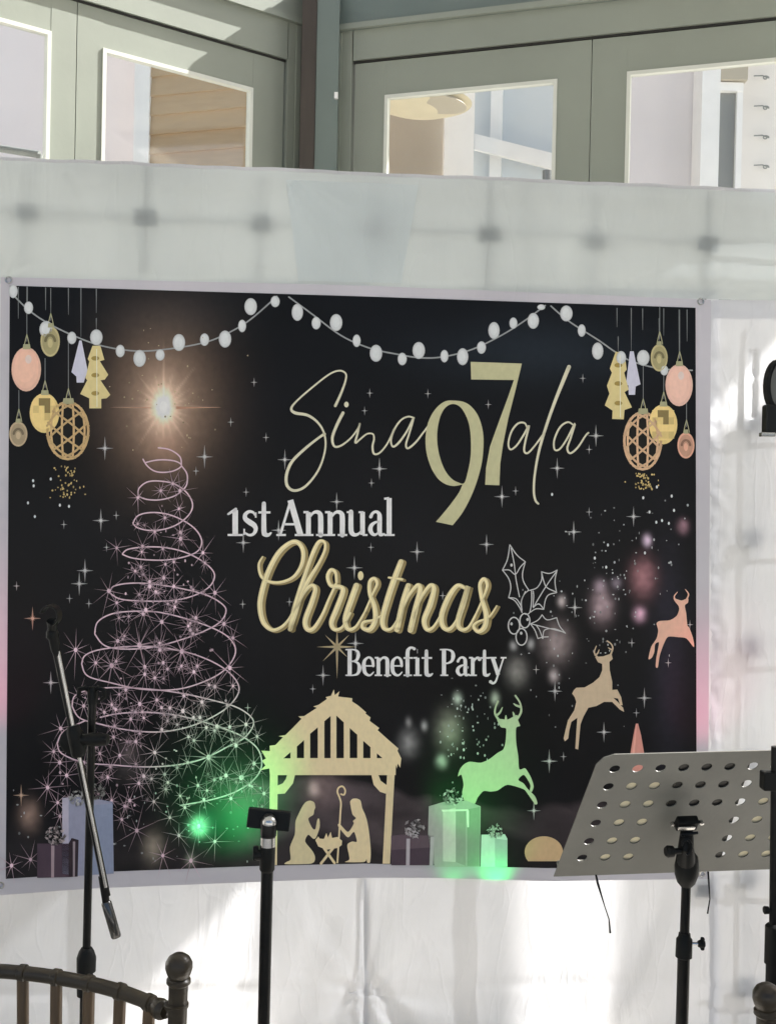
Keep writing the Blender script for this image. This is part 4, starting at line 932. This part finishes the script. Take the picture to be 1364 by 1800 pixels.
deer(d3, [(495, 1020), (505, 1000), (520, 985), (570, 983), (620, 955), (658, 922), (675, 880), (675, 842), (650, 832), (632, 800), (680, 797), (730, 780), (738, 812), (718, 830), (720, 880), (735, 950), (735, 998), (765, 996), (788, 1040), (797, 1090), (782, 1088), (770, 1050), (742, 1045), (770, 1072), (800, 1105), (806, 1130), (780, 1115), (735, 1070), (685, 1070), (640, 1095), (592, 1105), (562, 1160), (545, 1205), (531, 1355), (514, 1350), (520, 1250), (526, 1165), (490, 1190), (478, 1240), (472, 1288), (452, 1306), (444, 1290), (455, 1240), (470, 1180), (508, 1120), (520, 1070), (510, 1040)],
     [[(652, 808), (628, 775), (640, 735)], [(634, 790), (648, 778), (656, 758)], [(722, 795), (738, 750), (728, 722), (705, 705)], [(735, 758), (722, 752), (712, 745)]], ink(165, 148, 125), 3.2, 'middle reindeer in beige leaping in the night sky')
deer(d3, [(1000, 600), (1020, 585), (1080, 580), (1120, 555), (1135, 520), (1132, 495), (1112, 470), (1103, 448), (1150, 462), (1188, 448), (1188, 475), (1170, 492), (1178, 540), (1185, 610), (1196, 625), (1218, 685), (1224, 742), (1180, 690), (1130, 682), (1070, 680), (1045, 720), (1020, 790), (1008, 862), (995, 858), (1000, 800), (1015, 715), (992, 725), (987, 770), (972, 805), (952, 812), (968, 740), (1000, 690), (1010, 640)],
     [[(1120, 468), (1106, 440), (1125, 412)], [(1178, 460), (1192, 425), (1172, 395)]], ink(188, 148, 130), 3, 'smallest pinkish reindeer at the right edge of the print')
s = Ink('printed_tree_cone'); s.poly(d3([(876, 1200), (890, 1200), (908, 1270), (930, 1400), (942, 1520), (825, 1520), (840, 1400), (862, 1270)]), ink(170, 118, 108), 8)
s.rib(d3([(880, 1205), (860, 1400)]), [1, 5], ink(190, 138, 125), 8.5); s.build()

# gifts
def bow(s, x, y, r_, col, layer=14):
    for i in range(46):
        a = random.uniform(0, 6.283); d = r_ * math.sqrt(random.random()); cx, cy = x + math.cos(a) * d, y + math.sin(a) * d * .95
        a2 = random.uniform(0, 3.14); l = r_ * random.uniform(.18, .34); w_ = l * .45
        ux, uy = math.cos(a2), math.sin(a2)
        s.tri([(cx - ux * l, cy - uy * l), (cx + uy * w_, cy - ux * w_), (cx + ux * l, cy + uy * l), (cx - uy * w_, cy + ux * w_)], [(0, 1, 2), (0, 2, 3), (0, 2, 1), (0, 3, 2)], mul(col, random.choice([.15, .35, .6, .9, 1.1])), layer + random.random())
def gift(zz, faces, bows, label):
    s = Ink('printed_gift')
    for i, (p, c) in enumerate(faces): s.poly(zz(p), c, 10 + i * .5)
    for x, y, r_, c in bows: (X, Y), = zz([(x, y)]); bow(s, X, Y, r_, c)
    s.build(label=label)
gift(n2, [([(295, 952), (420, 915), (560, 912), (660, 952), (655, 1378), (335, 1378), (290, 1150)], ink(138, 140, 136)), ([(395, 985), (485, 960), (485, 1345), (395, 1340)], ink(165, 166, 160)), ([(485, 975), (555, 975), (555, 1372), (485, 1345)], ink(120, 124, 118)),
          ([(565, 975), (655, 955), (652, 1372), (565, 1372)], ink(112, 124, 112)), ([(385, 975), (570, 972), (578, 985), (578, 1100), (566, 1100), (560, 985), (390, 990)], ink(185, 190, 180))],
     [(470, 885, 17, WHITE)], 'largest gift box standing left of the small teal gift')
gift(n2, [([(665, 1152), (830, 1148), (848, 1180), (848, 1378), (660, 1380)], ink(165, 175, 172)), ([(760, 1180), (845, 1190), (845, 1376), (762, 1378)], ink(140, 152, 150))], [(762, 1130, 13, WHITE)], 'small pale gift under the green light')
gift(n2, [([(100, 1150), (330, 1160), (330, 1368), (30, 1368), (30, 1160)], ink(76, 64, 72)), ([(30, 1260), (330, 1240), (330, 1368), (30, 1368)], ink(58, 47, 57)), ([(138, 1180), (163, 1180), (160, 1368), (135, 1368)], ink(150, 145, 150)), ([(308, 1165), (332, 1165), (325, 1368), (300, 1368)], ink(150, 148, 150))], [(195, 1105, 17, ink(180, 175, 178))], 'dark purple gift beside the stable post')
gift(z8, [([(313, 462), (420, 455), (565, 482), (570, 840), (385, 852), (313, 840)], ink(122, 124, 142)), ([(455, 500), (565, 490), (568, 838), (462, 846)], ink(112, 120, 140)), ([(313, 462), (345, 460), (345, 690), (313, 690)], ink(150, 146, 160))], [(390, 460, 14, ink(170, 170, 170)), (480, 430, 16, ink(130, 130, 126))], 'pale lavender gift behind the boom stand')
gift(z8, [([(188, 690), (345, 690), (345, 858), (188, 862)], ink(62, 50, 60)), ([(345, 690), (360, 662), (395, 672), (390, 855), (345, 858)], ink(38, 30, 36)), ([(258, 700), (274, 700), (272, 860), (258, 861)], ink(135, 120, 125)), ([(366, 680), (378, 680), (376, 856), (366, 857)], ink(120, 110, 115))], [(278, 650, 17, ink(170, 160, 160))], 'dark purple gift at the lower left of the print')
s = Ink('printed_ornament'); pts = [(1105 + 135 * math.cos(R(a)), 1275 + 112 * math.sin(R(a))) for a in range(-215, 36, 10)]
s.poly(n2([(x, min(y, 1384)) for x, y in pts]), ink(165, 142, 108), 9); s.build(label='tan bauble lying at the foot of the print')

# ------------------------------------------------------------------ stage lamps that tint the banner
def spot(name, loc, px, py, col, e, ang, blend=1., rad=.02):
    l = bpy.data.lights.new(name, 'SPOT'); l.energy = e; l.color = col; l.spot_size = R(ang); l.spot_blend = blend; l.shadow_soft_size = rad
    o = bpy.data.objects.new(name, l); COL.objects.link(o); o.location = loc
    o.rotation_euler = (Vector(loc) - B(px, py, OFB)).to_track_quat('Z', 'Y').to_euler(); return o
def front_of(px, py, d, dz=0):
    p = B(px, py, d); p.z += dz; return p
spot('green_stage_lamp', front_of(385, 1560, .55, -.1), 400, 1385, (.01, 1, .20), 4.2, 52)
spot('green_stage_lamp', front_of(360, 1500, .30, .0), 352, 1455, (.0, 1, .30), 1.3, 26)
spot('green_stage_lamp', front_of(850, 1560, .50, -.1), 850, 1365, (.03, 1, .12), 2.3, 46)
spot('green_stage_lamp', front_of(880, 1580, .09, .0), 868, 1500, (.0, 1, .16), .42, 100)
spot('green_stage_lamp', front_of(800, 1580, .09, .0), 800, 1500, (.0, 1, .14), .12, 100)
spot('pink_stage_lamp', front_of(1275, 1400, .5, -.2), 1250, 1205, (1, .08, .25), 3.3, 34)
spot('pink_stage_lamp', front_of(-60, 1400, .5, -.2), -8, 1150, (1, .08, .25), 3.0, 36)

# ------------------------------------------------------------------ boom microphone stand
def tri_base(t, c, r_=.3, mt=None):
    for k in range(3):
        a = R(90 + 120 * k + 20); d = Vector((math.cos(a), math.sin(a), 0))
        MB().tube([c + Vector((0, 0, .17)), c + d * .10 + Vector((0, 0, .10)), c + d * r_ + Vector((0, 0, .014))], [.010, .0095, .009]).build('leg', M['black'], t, smooth=True)
        MB().lathe(c + d * r_ + Vector((0, 0, .001)), (0, 0, 1), [(0, .014), (.022, .013), (.03, .008)], 12).build('rubber_foot', M['black_plastic'], t, smooth=True)
    MB().lathe(c + Vector((0, 0, .12)), (0, 0, 1), [(0, .018), (.01, .026), (.08, .026), (.1, .018)], 16).build('hub', M['black_plastic'], t, smooth=True)
Y1 = 2.5
top = at(163, 1213, Y1); bot = at(152, 1800, Y1)
bx = Vector((top.x, top.y, 0))
bx.x = (top.x + bot.x) / 2
st = thing('microphone_boom_stand', bx, 'black boom microphone stand with slanting arm and chrome highlight rods before the printed spiral tree', 'microphone stand')
dirp = (Vector((bx.x, Y1, 0)) - top)
def onp(y): return lerp(top, Vector((bx.x, Y1, 0)), 0) if False else at(lerp(163, 150, (y - 1213) / 587), y, Y1)
pt_low = onp(1672); pt_base = Vector((onp(1800).x, Y1, .12))
MB().tube([onp(1212), onp(1672)], .0085, 14).build('upper_tube', M['black'], st, smooth=True)
MB().tube([onp(1745), pt_base], .0118, 14).build('lower_tube', M['black'], st, smooth=True)
ax = (onp(1672) - onp(1760)).normalized()
MB().lathe(onp(1752), ax, [(0, .012), (.003, .018), (.022, .019), (.026, .016), (.045, .015), (.052, .0135), (.054, .020), (.082, .0205), (.096, .016), (.104, .011)], 18).build('clutch', M['black_plastic'], st, smooth=True)
MB().cbox(onp(1742) + Vector((.012, -.012, 0)), (.012, 0, 0), (0, .01, 0), (0, 0, .018)).build('clutch_lever', M['chrome'], st, bevel=.002)
tri_base(st, Vector((pt_base.x, Y1, 0)), .32)
# top clip of the pole
tp = onp(1212)
MB().lathe(tp - Vector((0, 0, .03)), (0, 0, 1), [(0, .0105), (.03, .0105), (.036, .007)], 14).build('pole_cap', M['black_plastic'], st, smooth=True)
for sx in (-1, 1):
    pts = [tp + Vector((0, 0, -.004)), tp + Vector((sx * .014, -.004, .004)), tp + Vector((sx * .026, -.006, .0)), tp + Vector((sx * .027, -.006, -.014)), tp + Vector((sx * .018, -.006, -.022))]
    MB().tube(pts, [.005, .006, .006, .005, .003], 8).build('cable_clip', M['black_plastic'], st, smooth=True)
# boom joint
jc = at(142, 1303, Y1 - .03)
arm_d = (at(92, 1100, Y1 - .05) - at(205, 1650, Y1 - .05)).normalized()
MB().lathe(at(127, 1304, Y1 - .055), Vector((0, 1, 0)), [(0, .022), (.004, .027), (.016, .028), (.02, .024), (.045, .018)], 20).build('joint_disc', M['black_plastic'], st, smooth=True)
MB().lathe(at(136, 1300, Y1 - .06), (1, 0, 0.02), [(0, .010), (.02, .012), (.028, .014), (.045, .014), (.062, .012), (.066, .006)], 16).build('boom_knob', M['black_plastic'], st, smooth=True)
hp = at(183, 1300, Y1 - .02)
MB().cbox(hp - Vector((.006, 0, 0)), (.034, 0, 0), (0, .018, 0), (0, 0, .021)).build('knob_handle', M['black_plastic'], st, bevel=.004)
MB().lathe(at(140, 1330, Y1 - .06), arm_d, [(0, .011), (.005, .015), (.05, .0155), (.065, .012)], 16).build('boom_clamp', M['black_plastic'], st, smooth=True)
MB().tube([at(94, 1125, Y1 - .056), at(132, 1305, Y1 - .056)], .0062, 14).build('boom_sleeve', M['black'], st, smooth=True)
MB().tube([at(99, 1125, Y1 - .062), at(188, 1570, Y1 - .06)], .0038, 14).build('boom_arm', M['chrome'], st, smooth=True)  # thin chrome rod stands in for the highlight stripe on the black arm
MB().tube([at(141, 1340, Y1 - .06), at(189, 1575, Y1 - .06)], .0072, 14).build('boom_sleeve', M['black'], st, smooth=True)
MB().tube([at(141, 1332, Y1 - .070), at(187, 1560, Y1 - .070)], .0035, 10).build('boom_highlight', M['chrome'], st, smooth=True)  # chrome rod laid over the black sleeve to imitate its highlight
cw_a, cw_b = at(187, 1585, Y1 - .06), at(206, 1650, Y1 - .06)
ax = (cw_b - cw_a).normalized()
MB().tube([at(180, 1540, Y1 - .06), cw_a], .0078, 14).build('boom_arm', M['black'], st, smooth=True)
MB().lathe(cw_a, ax, [(0, .0085), (.003, .0105), (.074, .0105), (.077, .0088), (.0772, .006)], 18).build('counterweight', M['dark_chrome'], st, smooth=True)
# microphone clip at the boom's end
ce = at(96, 1128, Y1 - .06)
MB().lathe(ce, arm_d, [(-.03, .007), (-.015, .010), (.005, .010), (.012, .014), (.022, .012), (.03, .007)], 12).build('clip_swivel', M['black_plastic'], st, smooth=True)
cc = at(90, 1085, Y1 - .07)
mb = MB()
pts = []
for i in range(15):
    a = R(-215 + 250 * i / 14 + 90 + 40); pts.append(cc + Vector((math.cos(a) * .019, 0, math.sin(a) * .022 + .004)))
k = len(pts); vs = []
for p in pts:
    r_ = (p - cc); 
    for dy, s_ in ((-.018, 1), (.018, 1), (.018, .84), (-.018, .84)): vs.append(cc + Vector((r_.x * s_, dy, r_.z * s_)))
mb.add(vs, [(i * 4 + j, i * 4 + (j + 1) % 4, (i + 1) * 4 + (j + 1) % 4, (i + 1) * 4 + j) for i in range(k - 1) for j in range(4)] + [(0, 3, 2, 1), tuple(range(k * 4 - 4, k * 4))])
mb.build('microphone_clip', M['black'], st, smooth=True, bevel=.001)
MB().tube([cc + Vector((.004, -.002, -.007)), ce + arm_d * .02], [.012, .008], 10).build('clip_neck', M['black_plastic'], st, smooth=True)

# ------------------------------------------------------------------ tablet / phone holder stand
Y2 = 2.1
def q2(y): return at(lerp(472, 462, (y - 1450) / 350), y, Y2)
b2 = Vector((q2(1800).x, Y2, 0))
hs = thing('tablet_holder_stand', b2, 'black upright stand topped by a flat tilted holder plate, in front of the stable print', 'stand')
MB().tube([q2(1500), Vector((b2.x, Y2, .12))], .0108, 16).build('pole', M['black'], hs, smooth=True)
ax = (q2(1490) - q2(1530)).normalized()
MB().lathe(q2(1528), ax, [(-.004, .011), (.0, .0135), (.04, .0135), (.044, .0125)], 18).build('collar', M['black_plastic'], hs, smooth=True)
MB().lathe(q2(1497), ax, [(0, .0135), (.026, .0130), (.0265, .009)], 18).build('ferrule', M['chrome'], hs, smooth=True)
MB().lathe(at(468, 1503, Y2), (-1, -.1, 0), [(0, .005), (.006, .005), (.0065, .009), (.016, .010), (.02, .008)], 12).build('locking_knob', M['black_plastic'], hs, smooth=True)
MB().cbox(at(450, 1500, Y2), (.010, 0, 0), (0, .012, 0), (0, 0, .026)).build('knob_wing', M['black_plastic'], hs, bevel=.003)
MB().lathe(at(472, 1473, Y2 - .0), (0, 0, 1), [(0, .010), (.004, .014), (.028, .0145), (.037, .0115), (.042, .006), (.0435, .001)], 18).build('ball_socket', M['black'], hs, smooth=True)
MB().lathe(at(474, 1447, Y2 - .006), (0, -.2, 1), [(0, .0125), (.006, .012), (.011, .008), (.013, .002)], 16).build('ball_head', M['chrome'], hs, smooth=True)
pl = [at(437, 1421, Y2 + .012), at(512, 1429, Y2 + .012), at(508, 1463, Y2 + .004), at(433, 1455, Y2 + .004)]
off = Vector((0, .014, 0)); mb = MB(); mb.add(pl + [p + off for p in pl], [(3, 2, 1, 0), (4, 5, 6, 7), (0, 1, 5, 4), (1, 2, 6, 5), (2, 3, 7, 6), (3, 0, 4, 7)])
mb.build('holder_plate', M['black_plastic'], hs, bevel=.002)
mb = MB(); a, b = at(434, 1421, Y2), at(438, 1421, Y2)
tri_base(hs, Vector((b2.x, Y2, 0)), .28)

# ------------------------------------------------------------------ music stand
Y3 = 2.38
ms = thing('music_stand', Vector((at(1199, 1800, Y3).x, Y3, 0)), 'grey perforated sheet music stand with tilted desk in front of the banner corner', 'music stand')
TLd, TRd, BLd, BRd = at(1054, 1327, Y3 - .10), at(1484, 1316, Y3 - .06), at(973, 1541, Y3 + .08), at(1402, 1529, Y3 + .12)
def desk(u_, v_): return lerp(lerp(TLd, TRd, u_), lerp(BLd, BRd, u_), v_)
dn = (TRd - TLd).cross(BLd - TLd).normalized(); dn = dn if dn.y < 0 else -dn       # faces the camera
holes = []
xs0, xs1 = (1080 - 1054) / 430, (1023 - 973) / 429
rows = [(1352, 1080), (1383, 1069), (1415, 1058), (1447, 1047), (1479, 1035), (1508, 1023)]
def inv(px, py):     # desk coordinates of a photograph pixel
    P = hit(px, py, TLd, dn); E1 = TRd - TLd; E2 = BLd - TLd; d = P - TLd
    a11, a12, a22 = E1.dot(E1), E1.dot(E2), E2.dot(E2); b1, b2_ = d.dot(E1), d.dot(E2); D = a11 * a22 - a12 * a12
    return (b1 * a22 - b2_ * a12) / D, (b2_ * a11 - b1 * a12) / D
Lu, Lv = (TRd - TLd).length, (BLd - TLd).length
for ri, (y, x0) in enumerate(rows):
    for c_ in range(10):
        x = x0 + c_ * 40.4; yy = y - c_ * .9
        if ri >= 3 and 3 <= c_ <= 5: continue
        u_, v_ = inv(x, yy)
        if u_ > .97: continue
        holes.append((u_, v_))
rad = .0105
def lp(u_, v_): return Vector((u_ * Lu, v_ * Lv, 0))
c_ = .05
outer = [lp(.0, .0) + Vector((.028, 0, 0)), lp(0, 0) + Vector((.010, .008, 0)), lp(0, 0) + Vector((.0, .026, 0)), lp(0, 1), lp(1, 1), lp(1, 0) + Vector((0, .026, 0)), lp(1, 0) + Vector((-.028, 0, 0))][::-1]
loops = [outer] + [[lp(*h) + Vector((math.cos(2 * math.pi * i / 14) * rad, math.sin(2 * math.pi * i / 14) * rad * .95, 0)) for i in range(14)] for h in holes]
fl = [p for l in loops for p in l]; N = len(fl)
e1_, e2_ = (TRd - TLd) / Lu, (BLd - TLd) / Lv
W3 = lambda p, d: TLd + e1_ * p.x + e2_ * p.y - dn * d
TH = .0022
mb = MB(); tris = tessellate_polygon(loops)
fx = []
for t in tris:
    a, b, c = (fl[i] for i in t); pos = (b - a).cross(c - a).z > 0
    fx.append(t if pos else t[::-1])
vs = [W3(p, 0) for p in fl] + [W3(p, TH) for p in fl]
fs = [t[::-1] if e1_.cross(e2_).dot(dn) < 0 else t for t in fx] + [tuple(i + N for i in (t if e1_.cross(e2_).dot(dn) < 0 else t[::-1])) for t in fx]
s0 = 0
for l in loops:
    k = len(l); fs += [(s0 + i, s0 + (i + 1) % k, N + s0 + (i + 1) % k, N + s0 + i) for i in range(k)]; s0 += k
mb.add(vs, fs); mb.build('desk', M['desk'], ms)
# ledge on the player's side
lg = BLd - e1_ * .002; MB().box(BLd + e1_ * .012 - dn * .003 - e2_ * .004, e1_ * (Lu - .024), -dn * .030, e2_ * .003).build('ledge', M['desk'], ms)
MB().box(BLd + e1_ * .012 - dn * .0331 - e2_ * .008, e1_ * (Lu - .024), -dn * .002, e2_ * .007).build('ledge_lip', M['desk'], ms)
def q3(y): return at(lerp(1206, 1197, (y - 1540) / 260), y, Y3)
def q3b(y): return q3(y)
MB().tube([q3(1540), q3(1660)], .0095, 16).build('upper_tube', M['black'], ms, smooth=True)
MB().tube([q3(1680), Vector((q3(1800).x, Y3, .12))], .0125, 16).build('lower_tube', M['black'], ms, smooth=True)
ax = (q3(1540) - q3(1660)).normalized()
MB().lathe(q3(1682), ax, [(-.002, .0128), (.0, .0165), (.036, .016), (.040, .0125), (.048, .0115)], 18).build('clutch', M['black_plastic'], ms, smooth=True)
kp = at(1206, 1659, Y3)
MB().tube([kp, at(1228, 1659, Y3)], .0035, 8).build('clutch_screw', M['chrome'], ms, smooth=True)
MB().lathe(at(1226, 1659, Y3), (1, 0, 0), [(0, .006), (.004, .008), (.012, .008), (.014, .006)], 12).build('clutch_knob', M['black_plastic'], ms, smooth=True)
MB().cbox(at(1234, 1659, Y3), (.008, 0, 0), (0, .010, 0), (0, 0, .026)).build('knob_wing', M['black_plastic'], ms, bevel=.003)
M['paper'] = material('cream_paper', (.66, .60, .42), .8); M['folder'] = material('black_folder', (.015, .014, .012), .5)
def leaf(nm, px0, px1, mt, lab, cat, yt, yb, d, th):
    pts = [inv(px0[0], yt), inv(px1[0], yt), inv(px1[1], yb), inv(px0[1], yb)]
    vs = [W3(lp(*p), TH + d) for p in pts] + [W3(lp(*p), TH + d + th) for p in pts]
    mb = MB(); mb.add(vs, [(0, 1, 2, 3), (7, 6, 5, 4), (0, 4, 5, 1), (1, 5, 6, 2), (2, 6, 7, 3), (3, 7, 4, 0)])
    o = mb.build(nm, mt, origin=W3(lp(*pts[3]), TH + d)); o['label'] = lab; o['category'] = cat
leaf('sheet_music', (1093, 1035), (1192, 1130), M['paper'], 'cream sheet glimpsed through the left holes of the music stand desk', 'paper', 1368, 1530, .0015, .0008)
leaf('music_folder', (1192, 1132), (1322, 1262), M['folder'], 'black folder glimpsed through the middle holes of the music stand desk', 'folder', 1334, 1530, .0015, .004)
leaf('sheet_music', (1336, 1285), (1440, 1395), M['paper'], 'cream sheet glimpsed through the right holes of the music stand desk', 'paper', 1400, 1530, .0015, .0008)
# tilting head and bracket
MB().lathe(q3(1548), ax, [(-.012, .011), (-.004, .018), (.012, .0235), (.03, .0245), (.05, .021), (.058, .014)], 20).build('head', M['black_plastic'], ms, smooth=True)
hc = at(1205, 1490, Y3 - .03)
MB().tube([at(1206, 1525, Y3), hc, at(1207, 1455, Y3 - .02)], [.019, .016, .012], 14).build('neck', M['black_plastic'], ms, smooth=True)
MB().cbox(at(1206, 1447, Y3 - .035), e1_ * .042, dn * .02, e2_ * .024).build('bracket', M['black_plastic'], ms, bevel=.003)
MB().cbox(at(1206, 1456, Y3 - .048), e1_ * .034, dn * .004, e2_ * .008).build('bracket_strap', M['chrome'], ms, bevel=.001)
MB().tube([at(1196, 1468, Y3 - .045), at(1226, 1464, Y3 - .045)], .003, 8).build('tilt_bolt', M['black'], ms, smooth=True)
for (x, y) in ((1182, 1449), (1232, 1446)): MB().lathe(at(x, y, Y3 - .035), dn, [(-.004, .004), (.004, .0045), (.005, .002)], 10).build('rivet', M['chrome'], ms, smooth=True)
MB().lathe(at(1196, 1496, Y3 - .04), (-1, -.2, 0), [(0, .006), (.016, .006), (.0165, .011), (.028, .012), (.032, .009)], 14).build('tilt_knob', M['black_plastic'], ms, smooth=True)
pts = [at(1206 + 9 * math.sin(q), 1489 + 13 * math.cos(q), Y3 - .052) for q in [i * .5 for i in range(10)]]
MB().tube(pts, .0028, 8).build('spring', M['black'], ms, smooth=True)
# page-holding wires hanging under the desk
MB().tube([at(1047, 1538, Y3 + .06), at(1050, 1552, Y3 + .05), at(1062, 1592, Y3 + .04), at(1070, 1616, Y3 + .04), at(1072, 1640, Y3 + .04)], [.0022, .0028, .0013, .0013, .0022], 8).build('page_wire', M['black'], ms, smooth=True)
MB().tube([at(1244, 1532, Y3 + .06), at(1247, 1580, Y3 + .05), at(1243, 1606, Y3 + .05)], [.0022, .0013, .0018], 8).build('page_wire', M['black'], ms, smooth=True)
tri_base(ms, Vector((q3(1800).x, Y3, 0)), .27)

# ------------------------------------------------------------------ stand at the right edge
Y4 = 2.2
def q4(y): return at(1362 - (y - 1300) * .012, y, Y4)
rs = thing('microphone_stand', Vector((q4(1800).x, Y4, 0)), 'black microphone stand half cut off by the right edge of the photo', 'microphone stand')
MB().tube([q4(1312), q4(1640)], .0075, 14).build('upper_tube', M['black'], rs, smooth=True)
MB().tube([q4(1640), Vector((q4(1800).x, Y4, .12))], .012, 14).build('lower_tube', M['black'], rs, smooth=True)
MB().lathe(q4(1694), (0, 0, 1), [(0, .0125), (.001, .0155), (.07, .0155), (.074, .012)], 16).build('clutch', M['black_plastic'], rs, smooth=True)
MB().cbox(at(1352, 1372, Y4), (.03, 0, 0), (0, .03, 0), (0, 0, .034)).build('clamp', M['black_plastic'], rs, bevel=.003)
MB().lathe(at(1356, 1600, Y4), (-1, 0, 0), [(0, .004), (.006, .004), (.0065, .007), (.014, .0075), (.016, .005)], 12).build('locking_knob', M['black_plastic'], rs, smooth=True)
MB().tube([at(1364, 1372, Y4), at(1450, 1060, Y4), at(1455, 820, Y4), at(1368, 742, Y4)], .006, 12).build('boom_arm', M['black'], rs, smooth=True)
# oval hoop clip at its top
hc = at(1364, 678, Y4); pts = [hc + Vector((math.cos(R(a)) * .018, 0, math.sin(R(a)) * .042)) for a in range(0, 361, 15)]
MB().tube(pts, .0065, 10, caps=False, flat=1.6).build('hoop', M['black_plastic'], rs, smooth=True)
mb = MB(); mb.lathe(hc + Vector((0, .004, 0)), (0, -1, 0), [(0, .014), (.002, .014)], 18); mb.v = [(hc.x + (x - hc.x) * 1, y, hc.z + (z - hc.z) * 2.5) for x, y, z in mb.v]; mb.build('hoop_lining', M['desk'], rs)
MB().cbox(at(1354, 738, Y4), (.026, 0, 0), (0, .03, 0), (0, 0, .056)).build('clip_body', M['black'], rs, bevel=.004)
MB().cbox(at(1348, 764, Y4 - .01), (.026, 0, 0), (0, .02, 0), (0, 0, .008)).build('clip_foot', M['chrome'], rs, bevel=.002)
tri_base(rs, Vector((q4(1800).x, Y4, 0)), .28)

# ------------------------------------------------------------------ banquet chairs
def make_chair(label):
    """bamboo-style banquet chair, local: x right, y towards the viewer is -y (front of the back), origin at the floor"""
    t = thing('banquet_chair', (0, 0, 0), label, 'chair', group='dark bamboo style banquet chairs')
    HW = .235
    for sx in (-1, 1):
        pts = [(sx * HW, .05, 0), (sx * HW, .01, .25), (sx * HW, 0, .44), (sx * (HW + .006), -.015, .7), (sx * (HW + .016), -.03, .885)]
        MB().tube(pts, [.012, .0130, .0138, .0145, .0150], 16).build('back_post', M['wood'], t, smooth=True)
        a = Vector((sx * (HW + .016), -.03, .883))
        MB().lathe(a, (sx * .04, -.06, 1), [(0, .0155), (.004, .0190), (.009, .0188), (.012, .0155), (.018, .0185), (.027, .0212), (.036, .0208), (.044, .0165), (.049, .0095), (.0505, .002)], 22).build('finial', M['wood'], t, smooth=True)
        for z_, yy in ((.845, -.0277), (.60, -.0095), (.40, .001), (.3, .008)):
            MB().lathe((sx * (HW + (.012 if z_ > .8 else .004)), yy, z_), (0, -.05, 1), [(0, .0145), (.002, .0190), (.007, .0192), (.009, .0145)], 18).build('bamboo_ring', M['wood'], t, smooth=True)
        pts = [(sx * (HW - .005), -.38, 0), (sx * (HW - .005), -.375, .44)]
        MB().tube(pts, [.013, .016], 14).build('front_leg', M['wood'], t, smooth=True)
        for z_ in (.12, .22): MB().tube([(sx * (HW - .004), -.37, z_), (sx * HW, .02, z_)], .009, 10).build('side_stretcher', M['wood'], t, smooth=True)
    for z_ in (.12, .22): MB().tube([(-HW, -.376, z_), (HW, -.376, z_)], .009, 10).build('front_stretcher', M['wood'], t, smooth=True)
    MB().cbox((0, -.18, .445), (.41, 0, 0), (0, .42, 0), (0, 0, .03)).build('seat', M['wood'], t, bevel=.01)
    MB().cbox((0, -.18, .48), (.39, 0, 0), (0, .39, 0), (0, 0, .04)).build('cushion', M['cushion'], t, bevel=.018)
    def rail(x, z, bow): k = 1 - abs(x / (HW - .01)) ** 2.3; return Vector((x, -.02 + bow * k, z + .004 * k))
    n = 16
    MB().tube([rail(lerp(-HW + .008, HW - .008, i / n), .834, .046) for i in range(n + 1)], .0118, 16).build('crest_rail', M['wood'], t, smooth=True)
    MB().tube([rail(lerp(-HW + .008, HW - .008, i / n), .56, .05) for i in range(n + 1)], .0125, 12).build('lower_rail', M['wood'], t, smooth=True)
    for sx in (-1, 1):
        MB().lathe(rail(sx * (HW - .03), .834, .046) , (sx, -.7, 0), [(-.004, .0120), (.002, .0150), (.010, .0165), (.018, .0155), (.023, .010), (.0245, .003)], 16).build('rail_end', M['wood'], t, smooth=True)
    for i in range(7):
        x = lerp(-.188, .188, i / 6); a, b = rail(x, .834, .046), rail(x * .93, .50, .05)
        mid = lerp(a, b, .42)
        MB().tube([a - Vector((0, 0, .006)), lerp(a, b, .1), mid, b], [.0100, .0100, .0098, .0092], 10).build('spindle', M['wood_tan'], t, smooth=True)
        d = (a - b).normalized()
        tn = (rail(x + .01, .834, .046) - rail(x - .01, .834, .046)).normalized()
        MB().lathe(a - tn * .0065, tn, [(0, .0118), (.0015, .0143), (.0115, .0143), (.013, .0118)], 18).build('rail_binding', M['wood'], t, smooth=True)
        MB().lathe(lerp(a, b, .36), d, [(0, .0099), (.0015, .0138), (.0045, .014), (.006, .0099)], 16).build('bamboo_ring', M['wood_tan'], t, smooth=True)
    return t
c1 = make_chair('dark wooden bamboo style banquet chair back at the lower left corner')
c2 = copy_tree(c1); c2['label'] = 'dark wooden banquet chair of which only a ball finial shows, lower right corner'
# place so that the right finial of c1 is at pixel (315,1703) and the left one of c2 at (1345,1757)
def place(c, sx, px, py, rz):
    fl_ = Vector((sx * .2525, -.0325, .909)); fl_.rotate(Matrix.Rotation(rz, 3, 'Z'))
    d = ray(px, py); t_ = (fl_.z - CAMH) / d.z; P = CO + d * t_
    c.location = (P.x - fl_.x, P.y - fl_.y, 0); c.rotation_euler = (0, 0, rz); print('chair', c.location)
place(c1, 1, 315, 1703, R(-17)); place(c2, -1, 1347, 1757, R(10))
